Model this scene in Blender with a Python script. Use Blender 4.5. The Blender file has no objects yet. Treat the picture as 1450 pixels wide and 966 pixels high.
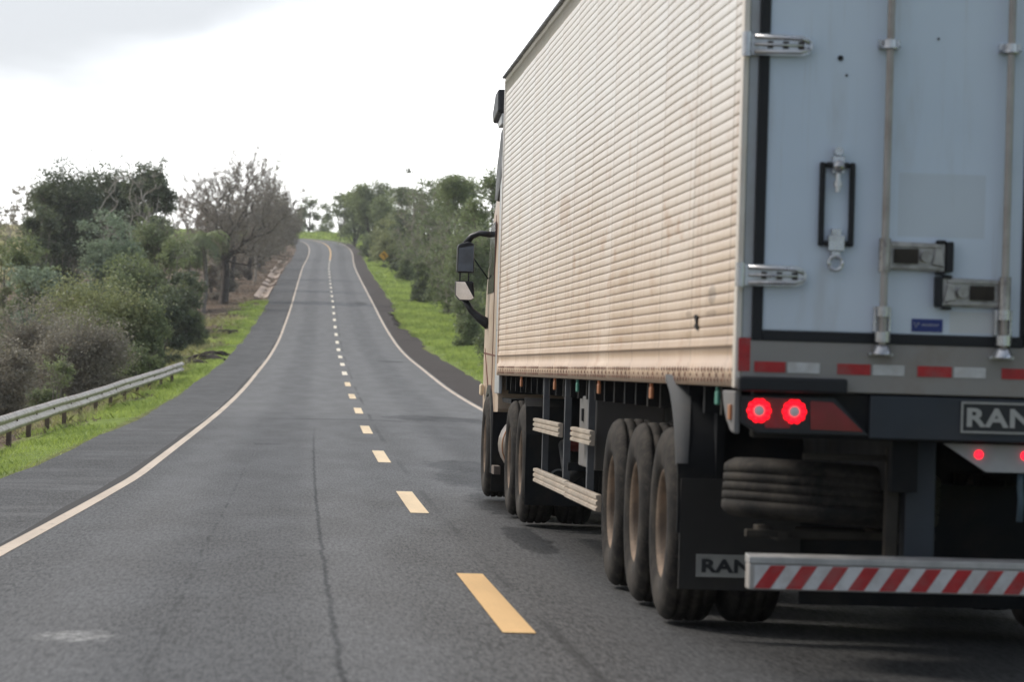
import bpy, bmesh, math, random
import numpy as np
from mathutils import Matrix, Vector
random.seed(7); RS = np.random.RandomState(11)
PI = math.pi; R_ = math.radians
scene = bpy.context.scene
col = scene.collection

# ------------------------------------------------------------------ camera
CAM_H = 1.32; YAW = 0.0713253; PITCH = 0.0097418; ROLL = 0.029; FPX = 4435.0
cp, sp = math.cos(PITCH), math.sin(PITCH); cyw, syw = math.cos(YAW), math.sin(YAW)
Fw = np.array([syw * cp, cyw * cp, sp]); R0 = np.array([cyw, -syw, 0.0]); U0 = np.cross(R0, Fw)
Ri = R0 * math.cos(ROLL) + U0 * math.sin(ROLL); Ui = -R0 * math.sin(ROLL) + U0 * math.cos(ROLL)
cam = bpy.data.cameras.new('camera'); camo = bpy.data.objects.new('camera', cam); col.objects.link(camo)
m = Matrix(((Ri[0], Ui[0], -Fw[0], 0), (Ri[1], Ui[1], -Fw[1], 0), (Ri[2], Ui[2], -Fw[2], CAM_H), (0, 0, 0, 1)))
camo.matrix_world = m
cam.sensor_width = 36; cam.lens = FPX / 1450 * 36; cam.clip_start = 0.3; cam.clip_end = 6000
cam.dof.use_dof = True; cam.dof.focus_distance = 32; cam.dof.aperture_fstop = 4.6
scene.camera = camo

# ------------------------------------------------------------------ world: bright overcast sky
SUN_EL, SUN_AZ = R_(46), R_(-62)          # azimuth from +Y, negative = left of the road
sd = Vector((math.sin(SUN_AZ) * math.cos(SUN_EL), math.cos(SUN_AZ) * math.cos(SUN_EL), math.sin(SUN_EL)))
world = bpy.data.worlds.new('World'); scene.world = world; world.use_nodes = True
nt = world.node_tree; N = nt.nodes; K = nt.links; N.clear()
def wn(t, **kw):
    n = N.new(t)
    for k, v in kw.items(): setattr(n, k, v)
    return n
wo = wn('ShaderNodeOutputWorld'); bg = wn('ShaderNodeBackground'); bg.inputs[1].default_value = 0.1
sky = wn('ShaderNodeTexSky', sky_type='NISHITA', sun_disc=False)
sky.sun_elevation = SUN_EL; sky.sun_rotation = SUN_AZ; sky.air_density = 1.0; sky.dust_density = 3.0
tc = wn('ShaderNodeTexCoord')
dot = wn('ShaderNodeVectorMath', operation='DOT_PRODUCT'); dot.inputs[1].default_value = Vector((-0.55, 0.70, 0.46)).normalized()
K.new(tc.outputs['Generated'], dot.inputs[0])
mr = wn('ShaderNodeMapRange', interpolation_type='SMOOTHSTEP'); mr.inputs[1].default_value = -0.75; mr.inputs[2].default_value = 0.75
mr.inputs[3].default_value = 4.3; mr.inputs[4].default_value = 16.5
K.new(dot.outputs['Value'], mr.inputs[0])
# darker cloud bank, up and to the left
mp = wn('ShaderNodeMapping'); mp.inputs['Scale'].default_value = (9, 9, 30); mp.inputs['Location'].default_value = (3.1, .4, 1.7)
K.new(tc.outputs['Generated'], mp.inputs[0])
nz = wn('ShaderNodeTexNoise'); nz.inputs['Scale'].default_value = 1.0; nz.inputs['Detail'].default_value = 5; nz.inputs['Roughness'].default_value = .5
K.new(mp.outputs[0], nz.inputs[0])
sep = wn('ShaderNodeSeparateXYZ'); K.new(tc.outputs['Generated'], sep.inputs[0])
up = wn('ShaderNodeMath', operation='MULTIPLY_ADD'); K.new(sep.outputs[0], up.inputs[0]); up.inputs[1].default_value = -0.30; K.new(sep.outputs[2], up.inputs[2])
ad = wn('ShaderNodeMath', operation='MULTIPLY_ADD'); K.new(nz.outputs[0], ad.inputs[0]); ad.inputs[1].default_value = 0.055; K.new(up.outputs[0], ad.inputs[2])
bank = wn('ShaderNodeMapRange', interpolation_type='SMOOTHSTEP'); bank.inputs[1].default_value = 0.104; bank.inputs[2].default_value = 0.150
bank.inputs[3].default_value = 1.0; bank.inputs[4].default_value = 0.315
K.new(ad.outputs[0], bank.inputs[0])
mul = wn('ShaderNodeMath', operation='MULTIPLY'); K.new(mr.outputs[0], mul.inputs[0]); K.new(bank.outputs[0], mul.inputs[1])
ramp = wn('ShaderNodeMix', data_type='RGBA'); K.new(bank.outputs[0], ramp.inputs[0])
ramp.inputs[6].default_value = (0.90, 0.95, 1.03, 1); ramp.inputs[7].default_value = (1.0, 1.0, 0.995, 1)
# clouds away from the bright quarter look bluish grey
blu = wn('ShaderNodeMapRange'); blu.inputs[1].default_value = -0.6; blu.inputs[2].default_value = 0.4; K.new(dot.outputs['Value'], blu.inputs[0])
bmx = wn('ShaderNodeMix', data_type='RGBA'); K.new(blu.outputs[0], bmx.inputs[0]); bmx.inputs[6].default_value = (0.76, 0.92, 1.16, 1)
K.new(ramp.outputs[2], bmx.inputs[7])
sc = wn('ShaderNodeVectorMath', operation='SCALE'); K.new(bmx.outputs[2], sc.inputs[0]); K.new(mul.outputs[0], sc.inputs[3])
mx = wn('ShaderNodeMix', data_type='RGBA'); mx.inputs[0].default_value = 0.9
K.new(sky.outputs[0], mx.inputs[6]); K.new(sc.outputs[0], mx.inputs[7])
K.new(mx.outputs[2], bg.inputs[0]); K.new(bg.outputs[0], wo.inputs[0])
sun = bpy.data.lights.new('sun', 'SUN'); sun.energy = 1.5; sun.angle = R_(14); sun.color = (1.0, 0.93, 0.84)
suno = bpy.data.objects.new('sun', sun); col.objects.link(suno)
suno.rotation_euler = (-sd).to_track_quat('-Z', 'Y').to_euler()
scene.view_settings.view_transform = 'Standard'; scene.view_settings.look = 'None'
scene.view_settings.exposure = 0.78; scene.view_settings.gamma = 1; scene.view_settings.use_curve_mapping = False
scene.render.engine = 'CYCLES'
HAZE = 0.00022

# ------------------------------------------------------------------ helpers
def link(o, parent=None):
    col.objects.link(o)
    if parent: o.parent = parent
    return o
def tag(o, label=None, cat=None, group=None, kind=None):
    if label: o['label'] = label
    if cat: o['category'] = cat
    if group: o['group'] = group
    if kind: o['kind'] = kind
    return o
def empty(name, loc, label, cat, group=None):
    o = bpy.data.objects.new(name, None); o.location = loc; o.empty_display_size = .3
    return tag(link(o), label, cat, group)
def mesh_np(name, V, Fc, mat, parent=None, attrs=None, uv=None, smooth=False, k=None):
    V = np.asarray(V, np.float32); Fc = np.asarray(Fc, np.int32); k = Fc.shape[1]
    me = bpy.data.meshes.new(name); me.vertices.add(len(V)); me.vertices.foreach_set('co', V.ravel())
    me.loops.add(Fc.size); me.loops.foreach_set('vertex_index', Fc.ravel())
    me.polygons.add(len(Fc)); me.polygons.foreach_set('loop_start', np.arange(0, Fc.size, k, dtype=np.int32))
    me.polygons.foreach_set('loop_total', np.full(len(Fc), k, np.int32))
    if smooth: me.polygons.foreach_set('use_smooth', np.ones(len(Fc), bool))
    if uv is not None:
        u = me.uv_layers.new(name='UVMap'); u.data.foreach_set('uv', np.asarray(uv, np.float32)[Fc.ravel()].ravel())
    for an, av in (attrs or {}).items():
        a = me.attributes.new(an, 'FLOAT', 'POINT'); a.data.foreach_set('value', np.asarray(av, np.float32))
    me.update(calc_edges=True); me.materials.append(mat)
    return link(bpy.data.objects.new(name, me), parent)

class MB:
    def __init__(s): s.v = []; s.f = []; s.sm = []
    def add(s, vs, fs, smooth=False):
        b = len(s.v); s.v += [tuple(map(float, q)) for q in vs]; s.f += [tuple(b + i for i in f) for f in fs]; s.sm += [smooth] * len(fs); return s
    def box(s, x0, x1, y0, y1, z0, z1):
        return s.add([(x, y, z) for z in (z0, z1) for y in (y0, y1) for x in (x0, x1)],
                     [(0, 2, 3, 1), (4, 5, 7, 6), (0, 1, 5, 4), (2, 6, 7, 3), (0, 4, 6, 2), (1, 3, 7, 5)])
    def prism(s, pts, axis, a, b):
        n = len(pts)
        def P(p, t):
            return {'x': (t, p[0], p[1]), 'y': (p[0], t, p[1]), 'z': (p[0], p[1], t)}[axis]
        vs = [P(p, a) for p in pts] + [P(p, b) for p in pts]
        return s.add(vs, [tuple(range(n))[::-1], tuple(range(n, 2 * n))] + [(i, (i + 1) % n, n + (i + 1) % n, n + i) for i in range(n)])
    def lathe(s, prof, c, axis='x', n=40, a0=0, a1=2 * PI, smooth=True):
        full = abs(a1 - a0 - 2 * PI) < 1e-6; m_ = n if full else n + 1; vs = []
        for i in range(m_):
            a = a0 + (a1 - a0) * i / n
            for r, t in prof:
                u, w = r * math.cos(a), r * math.sin(a)
                vs.append({'x': (c[0] + t, c[1] + u, c[2] + w), 'y': (c[0] + u, c[1] + t, c[2] + w), 'z': (c[0] + u, c[1] + w, c[2] + t)}[axis])
        p = len(prof); fs = []
        for i in range(n):
            j = (i + 1) % m_
            for q in range(p - 1): fs.append((i * p + q, j * p + q, j * p + q + 1, i * p + q + 1))
        return s.add(vs, fs, smooth)
    def cyl(s, c, r, t0, t1, axis='x', n=20):
        return s.lathe([(0.0001, t0), (r, t0), (r, t0), (r, t1), (r, t1), (0.0001, t1)], c, axis, n, smooth=False)
    def tube(s, pts, r, n=8):
        pts = [Vector(p) for p in pts]; vs = []; rr = r if isinstance(r, (list, tuple)) else [r] * len(pts)
        for i, p in enumerate(pts):
            d = (pts[min(i + 1, len(pts) - 1)] - pts[max(i - 1, 0)]).normalized()
            h = Vector((0, 0, 1)) if abs(d.z) < .9 else Vector((0, 1, 0))
            u = d.cross(h).normalized(); w = d.cross(u)
            for k in range(n):
                a = 2 * PI * k / n; vs.append(p + (u * math.cos(a) + w * math.sin(a)) * rr[i])
        fs = [(i * n + k, i * n + (k + 1) % n, (i + 1) * n + (k + 1) % n, (i + 1) * n + k) for i in range(len(pts) - 1) for k in range(n)]
        fs += [tuple(range(n))[::-1], tuple(range((len(pts) - 1) * n, len(pts) * n))]
        return s.add(vs, fs, True)
    def build(s, name, mat, parent=None, bevel=0, kind=None):
        me = bpy.data.meshes.new(name); me.from_pydata(s.v, [], s.f); me.materials.append(mat)
        me.polygons.foreach_set('use_smooth', s.sm)
        bm = bmesh.new(); bm.from_mesh(me); bmesh.ops.recalc_face_normals(bm, faces=bm.faces); bm.to_mesh(me); bm.free()
        o = link(bpy.data.objects.new(name, me), parent)
        if bevel:
            b = o.modifiers.new('b', 'BEVEL'); b.width = bevel; b.segments = 2; b.limit_method = 'ANGLE'; b.angle_limit = R_(40)
        return o
def text_obj(s, name, size, loc, rot, mat, parent, ext=.003, sx=1.0, off=0.0):
    cu = bpy.data.curves.new(name, 'FONT'); cu.body = s; cu.size = size; cu.extrude = ext; cu.offset = off
    cu.space_character = 1.08
    t = bpy.data.objects.new(name, cu); col.objects.link(t); bpy.context.view_layer.update()
    me = bpy.data.meshes.new_from_object(t.evaluated_get(bpy.context.evaluated_depsgraph_get())); bpy.data.objects.remove(t)
    me.materials.clear(); me.materials.append(mat); o = link(bpy.data.objects.new(name, me), parent)
    o.location = loc; o.rotation_euler = rot; o.scale = (sx, 1, 1); return o

class NT:
    """small shader-graph writer"""
    def __init__(s, name):
        s.m = bpy.data.materials.new(name); s.m.use_nodes = True; s.t = s.m.node_tree; s.t.nodes.clear()
        s.out = s.n('ShaderNodeOutputMaterial'); s.p = s.n('ShaderNodeBsdfPrincipled'); s.l(s.p.outputs[0], s.out.inputs[0])
    def n(s, t, **kw):
        x = s.t.nodes.new(t)
        for k, v in kw.items(): setattr(x, k, v)
        return x
    def l(s, a, b): s.t.links.new(a, b)
    def co(s, kind='Object'): return s.n('ShaderNodeTexCoord').outputs[kind]
    def mapn(s, c, scale=(1, 1, 1), loc=(0, 0, 0)):
        x = s.n('ShaderNodeMapping'); s.l(c, x.inputs[0]); x.inputs['Scale'].default_value = scale; x.inputs['Location'].default_value = loc; return x.outputs[0]
    def noise(s, c, sc=1.0, det=4, ro=.55, dist=0):
        x = s.n('ShaderNodeTexNoise'); s.l(c, x.inputs['Vector']); x.inputs['Scale'].default_value = sc
        x.inputs['Detail'].default_value = det; x.inputs['Roughness'].default_value = ro; x.inputs['Distortion'].default_value = dist; return x.outputs[0]
    def mr(s, v, a, b, c=0., d=1., smooth=True):
        x = s.n('ShaderNodeMapRange', interpolation_type='SMOOTHSTEP' if smooth else 'LINEAR'); s.set(x.inputs[0], v)
        for i, q in enumerate((a, b, c, d)): x.inputs[i + 1].default_value = q
        return x.outputs[0]
    def set(s, inp, v):
        if isinstance(v, (int, float)): inp.default_value = v
        elif isinstance(v, tuple): inp.default_value = v if len(v) == 4 else (*v, 1)
        else: s.l(v, inp)
    def math(s, op, a, b=0., c=None):
        x = s.n('ShaderNodeMath', operation=op); s.set(x.inputs[0], a); s.set(x.inputs[1], b)
        if c is not None: s.set(x.inputs[2], c)
        return x.outputs[0]
    def mix(s, f, a, b, mode='MIX'):
        x = s.n('ShaderNodeMix', data_type='RGBA', blend_type=mode); s.set(x.inputs[0], f); s.set(x.inputs[6], a); s.set(x.inputs[7], b); return x.outputs[2]
    def sep(s, c):
        x = s.n('ShaderNodeSeparateXYZ'); s.l(c, x.inputs[0]); return x.outputs
    def attr(s, name):
        return s.n('ShaderNodeAttribute', attribute_name=name).outputs['Fac']
    def bump(s, h, st=.3, d=.01):
        x = s.n('ShaderNodeBump'); x.inputs['Strength'].default_value = st; x.inputs['Distance'].default_value = d; s.l(h, x.inputs['Height']); s.l(x.outputs[0], s.p.inputs['Normal'])
    def fin(s, c, rough=.6, metal=0., spec=None):
        s.set(s.p.inputs['Base Color'], c); s.set(s.p.inputs['Roughness'], rough); s.set(s.p.inputs['Metallic'], metal)
        if spec is not None and not s.p.inputs['Specular IOR Level'].is_linked: s.p.inputs['Specular IOR Level'].default_value = spec
        return s.m
def simple(name, c, rough=.6, metal=0., var=.25, sc=6., dirt=None, dsc=2., damt=.6, spec=None):
    t = NT(name); o = t.co(); n1 = t.noise(o, sc, 5)
    base = t.mix(t.mr(n1, .3, .7, 0, 1), tuple(q * (1 - var) for q in c), tuple(min(q * (1 + var), .95) for q in c))
    if dirt: base = t.mix(t.mr(t.noise(o, dsc, 6, .65), .42, .68, 0, damt), base, dirt)
    return t.fin(base, t.mr(n1, .2, .8, max(rough - .1, .05), min(rough + .12, 1)), metal, spec)

# ------------------------------------------------------------------ road alignment (centre line stations, metres)
YS = [-120, -30, 18, 30.7, 43.4, 56.1, 68.8, 81.5, 94.2, 106.9, 119.6, 132.3, 145, 157.7, 170.4, 183.1, 195.8, 208.5, 221.2, 233.9, 246.6, 259.3, 272, 284.7, 297.4, 310.1, 322.8, 335.5, 348.2, 360.9, 373.6, 386.3, 399, 425, 450]
XS = [1.0, 1.15, 1.21, 1.25, 1.33, 1.44, 1.58, 1.70, 1.82, 1.95, 2.09, 2.21, 2.33, 2.46, 2.59, 2.71, 2.84, 2.97, 3.10, 3.22, 3.33, 3.44, 3.56, 3.67, 3.79, 3.91, 4.03, 4.15, 4.28, 4.43, 4.60, 4.79, 4.98, 5.40, 5.58]
ZS = [0, 0, 0, .012, .09, .20, .36, .55, .79, 1.09, 1.40, 1.72, 2.09, 2.53, 3.05, 3.62, 4.22, 4.85, 5.50, 6.16, 6.83, 7.49, 8.15, 8.81, 9.46, 10.12, 10.79, 11.46, 12.13, 12.80, 13.46, 14.12, 14.78, 16.5, 18.1]
BX = [5.48, 4.87, 3.32, .91, -2.1, -7.72, -24, -60, -140]; BY = [475, 495, 515, 530, 540, 552, 575, 610, 670]; BZ = [19.56, 20.8, 21.94, 22.76, 23.25, 23.62, 23.9, 23.7, 22]
ctl = np.array(list(zip(XS + BX, YS + BY, ZS + BZ)), float)
def spline(P, step):
    out = []
    for i in range(len(P) - 1):
        p0, p1, p2, p3 = P[max(i - 1, 0)], P[i], P[i + 1], P[min(i + 2, len(P) - 1)]
        L = np.linalg.norm(p2 - p1); L0 = max(np.linalg.norm(p1 - p0), 1e-3); L2 = max(np.linalg.norm(p3 - p2), 1e-3)
        m1 = ((p2 - p0) / (L + L0 if i else L)) * L; m2 = ((p3 - p1) / (L + L2 if i < len(P) - 2 else L)) * L
        n = max(1, int(round(L / step)))
        for t in np.arange(n) / n:
            out.append((2*t**3-3*t**2+1)*p1 + (t**3-2*t**2+t)*m1 + (-2*t**3+3*t**2)*p2 + (t**3-t**2)*m2)
    out.append(P[-1]); return np.array(out)
CL = spline(ctl, 2.0)
dT = np.gradient(CL[:, :2], axis=0); dT /= np.linalg.norm(dT, axis=1)[:, None]; NR = np.stack([dT[:, 1], -dT[:, 0]], 1)
CS = np.concatenate([[0], np.cumsum(np.linalg.norm(np.diff(CL[:, :2], axis=0), axis=1))]); CS = CS - CS[np.argmin(abs(CL[:, 1]))]
nmono = int(np.argmax(CL[:, 1] > 450))
def xc(y): return np.interp(y, CL[:nmono, 1], CL[:nmono, 0])
TY = list(CL[:nmono, 1]) + [475, 495, 515, 530, 540, 552, 580, 620, 800, 1300, 4000]
TZ = list(CL[:nmono, 2]) + [19.56, 20.8, 21.94, 22.76, 23.25, 23.7, 26.0, 25.6, 22, 8, -20]
def zr(y): return np.interp(y, TY, TZ)
LO = [-800, -400, -200, -90, -55, -35, -25, -16, -11, -8, -6.3, -5.5, -4.5, -4.2, 3.6, 4.6, 5.5, 7, 9, 13, 20, 32, 55, 120, 400, 800]
LZ = [10, 3, 0.5, -1.5, -3.0, -3.8, -3.7, -3.0, -1.9, -.95, -.47, -.24, -.1, -.16, -.16, -.07, .05, .16, .45, 1.1, 2.2, 3.4, 4, 5, 5, 5]
def gz(x, y):
    x = np.asarray(x, float); y = np.asarray(y, float); o = x - xc(y); lat = np.interp(o, LO, LZ)
    fl = np.interp(y, [60, 110, 160, 230, 430, 480], [1, .9, .55, .25, .2, 0.0]); fr = np.interp(y, [60, 430, 480], [1, .7, .1])
    near = np.abs(o) < 5
    z = zr(y) + np.where(near, lat, np.where(o < 0, -.1 + (lat + .1) * fl, -.07 + (lat + .07) * fr))
    z = np.where((y > 470) & (o < -3), np.minimum(z, zr(y) - .35), z)
    return z
def at_px(px, py, d):
    v = Fw * FPX + Ri * (px - 725) - Ui * (py - 483); return v / v[1] * d + np.array([0, 0, CAM_H])

# ------------------------------------------------------------------ ground
offs = sorted(set(LO + [-300, -120, -70, -45, -30, -20, -18, -14, -12.5, -9.5, -7.2, -5.9, -3, 0, 3, 6.2, 8, 11, 16, 26, 42, 80, 200]))
rows = list(np.arange(-120, 0, 20)) + list(np.arange(0, 640, 3.0)) + [660, 700, 760, 850, 1000, 1300]
gv = []; guv = []
for y in rows:
    for o in offs:
        w = o
        x = float(xc(y)) + w; z = float(gz(x, y)); s_ = abs(o)
        amp = min(max(s_ - 5, 0) * .03, .22) if s_ < 60 else .22
        z += amp * (math.sin(x * .9 + y * .31) + math.sin(y * .83 - x * .4)) * .5
        gv.append((x, y, z)); guv.append((o, y))
nO = len(offs); gf = [(r * nO + c, r * nO + c + 1, (r + 1) * nO + c + 1, (r + 1) * nO + c) for r in range(len(rows) - 1) for c in range(nO - 1)]
t = NT('ground_mat'); uvc = t.co('UV'); oc = t.co('Object'); sx = t.sep(uvc)
u, v = sx[0], sx[1]
nA = t.noise(oc, .35, 6, .6); nB = t.noise(oc, 2.2, 6, .65); nC = t.noise(oc, 12, 4, .7)
soil = t.mix(t.mr(nB, .3, .7), (.075, .055, .042), (.20, .145, .105))
soil = t.mix(t.mr(nC, .45, .7, 0, .6), soil, (.21, .16, .11))
grass = t.mix(t.mr(nB, .3, .7), (.11, .165, .035), (.25, .33, .075)); grass = t.mix(t.mr(nC, .4, .8, 0, .5), grass, (.2, .22, .07))
field = t.mix(t.mr(nA, .35, .65), (.25, .24, .10), (.34, .29, .15))
wob = t.math('MULTIPLY_ADD', nA, 5., -2.5); uw = t.math('ADD', u, wob)
rmask = t.math('MULTIPLY', t.mr(nB, .68, .52, .35, 1), t.mr(u, 3.9, 4.6))
lm = t.math('MULTIPLY', t.mr(t.math('ADD', u, t.math('MULTIPLY_ADD', nB, 9., -4.5)), -7.2, -5.6), t.mr(u, -4.2, -4.7))
lm = t.math('MULTIPLY', lm, t.mr(v, 250, 215)); far = t.mr(v, 470, 520)
gm = t.math('MAXIMUM', t.math('MAXIMUM', rmask, lm), far)
c = t.mix(gm, soil, grass)
c = t.mix(t.mr(u, -24, -34), c, field); c = t.mix(t.mr(u, 60, 90), c, field)
t.bump(nC, .7, .06)
ground = mesh_np('ground', gv, gf, t.fin(c, .95, spec=.15), uv=guv, smooth=True); tag(ground, kind='structure')

# ------------------------------------------------------------------ road, shoulders, painted lines
def strip(o0, o1, lift, name, mat, parent=None, s0=-125, s1=900, crown=.015, cols=2, wob=0, side=0):
    idx = np.where((CS >= s0) & (CS <= s1))[0]; V = []; UV = []
    os_ = np.linspace(o0, o1, cols)
    if o0 < 0 < o1: os_ = np.sort(np.append(os_[os_ != 0], 0.0))
    for i in idx:
        for j, o in enumerate(os_):
            oo = o
            if o < -4: oo = o + 4.78 + float(np.interp(CS[i], [15, 40, 95, 180], [-4.3, -4.35, -4.5, -4.88]))
            if o > 4.5: oo = float(np.interp(CS[i], [60, 90, 130, 168, 186, 208, 235, 300, 420], [4.3, 4.4, 4.6, 4.4, 3.85, 3.85, 4.6, 4.7, 4.5]))
            if o < -2.5: oo -= float(np.interp(CS[i], [14, 21, 36], [.30, .24, 0]))
            if wob and ((side < 0 and j == 0) or (side > 0 and j == len(os_) - 1)):
                oo = oo + wob * (math.sin(CS[i] * .117) * .5 + math.sin(CS[i] * .313 + 1) * .35 + RS.uniform(-.45, .45))
            if oo > 2.5: oo += float(np.interp(CS[i], [12, 36], [1.1, 0]))
            V.append((CL[i, 0] + NR[i, 0] * oo, CL[i, 1] + NR[i, 1] * oo, CL[i, 2] - crown * abs(oo) + lift)); UV.append((oo, CS[i]))
    n = len(os_); Fc = [(a * n + b, a * n + b + 1, (a + 1) * n + b + 1, (a + 1) * n + b) for a in range(len(idx) - 1) for b in range(n - 1)]
    return mesh_np(name, V, Fc, mat, parent, uv=UV)
def asphalt(name, lo, hi, rough=.55, lanes=True):
    t = NT(name); uvc = t.co('UV'); s = t.sep(uvc); u, v = s[0], s[1]
    fine = t.noise(t.mapn(uvc, (1, 1, 1)), 55, 3, .7); med = t.noise(t.mapn(uvc, (1.3, .22, 1)), 1.4, 6, .6); big = t.noise(t.mapn(uvc, (.25, .035, 1)), 1.0, 5, .55)
    agg = t.n('ShaderNodeTexVoronoi'); agg.inputs['Scale'].default_value = 38; t.l(uvc, agg.inputs[0])
    f = t.math('ADD', t.math('MULTIPLY', med, .2), t.math('MULTIPLY', big, .8))
    c = t.mix(t.mr(f, .36, .64), tuple(q * lo for q in (1, 1.0, 1.02)), tuple(q * hi for q in (1, 1.0, 1.01)))
    c = t.mix(t.mr(fine, .35, .75, 0, .5), c, tuple(q * hi * 1.6 for q in (1, 1, 1)))
    c = t.mix(t.mr(fine, .5, .22, 0, .6), c, (.018, .018, .019))
    # pale scuffs stretched across the lane
    sc = t.noise(t.mapn(uvc, (.7, .9, 1), (4, 9, 0)), 1.1, 7, .72)
    c = t.mix(t.mr(sc, .66, .76, 0, .45), c, (.24, .235, .23))
    dk = t.noise(t.mapn(uvc, (.6, .7, 1), (14, 3, 0)), .9, 7, .75)
    c = t.mix(t.mr(dk, .64, .74, 0, .7), c, (.022, .022, .023))
    grit = t.noise(t.mapn(uvc, (1.6, .8, 1), (2, 7, 0)), 9, 6, .75); c = t.mix(t.mr(grit, .52, .66, 0, .35), c, (.03, .03, .03)); c = t.mix(t.mr(grit, .46, .32, 0, .3), c, (.17, .168, .162))
    g2 = t.noise(t.mapn(uvc, (1, .10, 1), (5, 1, 0)), 42, 5, .85); c = t.mix(t.mr(g2, .47, .60, 0, .65), c, (.016, .016, .016)); c = t.mix(t.mr(g2, .50, .38, 0, .35), c, (.12, .12, .118))
    g3 = t.noise(t.mapn(uvc, (1, .16, 1), (1, 6, 0)), 60, 2, .8); c = t.mix(t.mr(g3, .52, .68, 0, .5), c, (.22, .22, .215))
    st = t.noise(t.mapn(uvc, (.55, 1.0, 1), (8, 2, 0)), .75, 7, .72); c = t.mix(t.mr(st, .58 if lanes else .50, .70 if lanes else .62, 0, .20 if lanes else .38), c, (.11, .11, .112) if lanes else (.15, .15, .152))
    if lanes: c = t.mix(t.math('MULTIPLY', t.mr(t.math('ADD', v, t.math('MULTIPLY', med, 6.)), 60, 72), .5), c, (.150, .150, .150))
    if lanes:
        wig = t.math('MULTIPLY_ADD', t.noise(t.mapn(uvc, (0, .5, 1)), 2.2, 6, .8), .14, -.07)
        def band(cn, w, col_, amt, src=None, v1=None):
            d = t.math('ABSOLUTE', t.math('SUBTRACT', src or u, cn)); mk = t.mr(d, w, w * .25, 0, amt)
            if v1: mk = t.math('MULTIPLY', mk, t.mr(v, v1[0], v1[0] * .75))
            return mk, col_
        # oil track in the middle of each lane, seams and cracks running along
        for cn in (-1.55, 1.5):
            mk, cc = band(cn, .75, (.035, .035, .037), .38); c = t.mix(mk, c, cc)
        for cn in (-.75, -2.35, .75, 2.3):
            mk, cc = band(cn, .45, (.125, .125, .127), .28); c = t.mix(mk, c, cc)
        uw = t.math('ADD', u, wig); crk = t.noise(uvc, 1.1, 4, .6)
        mk, cc = band(-.93, .024, (.006, .006, .006), .98, uw, (60,)); c = t.mix(t.math('MULTIPLY', mk, t.mr(crk, .30, .42)), c, cc)
        mk, cc = band(-1.78, .020, (.008, .008, .008), .85, uw, (48,)); c = t.mix(t.math('MULTIPLY', mk, t.mr(crk, .42, .55)), c, cc)
        mk, cc = band(.19, .05, (.02, .02, .02), .8); c = t.mix(t.math('MULTIPLY', mk, t.mr(t.noise(t.mapn(uvc, (0, .12, 1)), 1, 4), .45, .55)), c, cc)
        # transverse joints every few tens of metres
        vw = t.math('ADD', v, t.math('MULTIPLY_ADD', t.noise(t.mapn(uvc, (.8, .02, 1)), 1.2, 5, .7), 2.2, -1.1))
        for vv, w, am in ((22.3, .03, .6), (62.5, .16, .65), (66.5, .3, .35), (97, .4, .4), (131, .35, .35), (176, .4, .4), (231, .7, .5), (300, .8, .35)):
            d = t.math('ABSOLUTE', t.math('SUBTRACT', vw, vv)); mk = t.mr(d, w, w * .2, 0, am)
            c = t.mix(t.math('MULTIPLY', mk, t.mr(t.noise(t.mapn(uvc, (1.2, .3, 1)), .8, 4, .6), .38, .56)), c, (.02, .02, .021))
        # rough dark repairs in the truck's lane and a dip filled with tar
        for (cu, cv, wu, wv) in ((1.75, 34, .95, 6.5), (1.0, 37, .5, 3.), (.95, 31, .35, 3.), (.72, 24.8, .16, 2.2), (-.5, 62.3, 1.6, .35), (-1.6, 48, .25, .5), (1.6, 65, 1.1, 2.0), (2.1, 232, .5, 3.5), (2.0, 128, .6, 1.5), (1.1, 41, .6, 2.), (2.9, 63.5, .7, 1.)):
            du = t.math('DIVIDE', t.math('SUBTRACT', u, cu), wu); dv = t.math('DIVIDE', t.math('SUBTRACT', v, cv), wv)
            rr = t.math('ADD', t.math('MULTIPLY', du, du), t.math('MULTIPLY', dv, dv))
            rr = t.math('ADD', rr, t.math('MULTIPLY_ADD', t.noise(t.mapn(uvc, (3.2, 1.4, 1)), 1.5, 8, .8), 4.6, -2.3)); c = t.mix(t.mr(rr, 1.15, .75, 0, .85), c, (.012, .012, .012))
        # a pale lime spill near the camera
        du = t.math('DIVIDE', t.math('SUBTRACT', u, -2.2), .2); dv = t.math('DIVIDE', t.math('SUBTRACT', v, 15.4), .32)
        rr = t.math('ADD', t.math('MULTIPLY', du, du), t.math('MULTIPLY', dv, dv)); rr = t.math('ADD', rr, t.math('MULTIPLY_ADD', t.noise(uvc, 7, 6, .75), 6., -3.))
        c = t.mix(t.math('MULTIPLY', t.mr(rr, 1.3, .0, 0, .9), t.mr(t.noise(t.mapn(uvc, (1, .8, 1)), 14, 6, .8), .42, .6)), c, (.40, .40, .39))
    t.l(t.mr(g2, .40, .60, .45, .12), t.p.inputs['Specular IOR Level'])
    h = t.math('ADD', t.math('MULTIPLY', fine, .6), t.math('MULTIPLY', agg.outputs[0], .5)); t.bump(h, .5, .004)
    return t.fin(c, t.mr(med, .3, .7, rough - .05, rough + .05), spec=.3)
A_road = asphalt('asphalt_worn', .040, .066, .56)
A_sh = asphalt('asphalt_shoulder', .022, .055, .62, False)
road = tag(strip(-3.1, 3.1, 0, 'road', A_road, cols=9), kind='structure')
tag(strip(-4.78, -3.1, -.012, 'paved_shoulder', A_sh, cols=3, wob=.08, side=-1), kind='structure')
t = NT('gravel_shoulder_mat'); uvc = t.co('UV'); g1 = t.noise(uvc, 30, 4, .8); g2 = t.noise(uvc, 1.4, 6, .7); g3 = t.noise(uvc, .35, 4)
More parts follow.
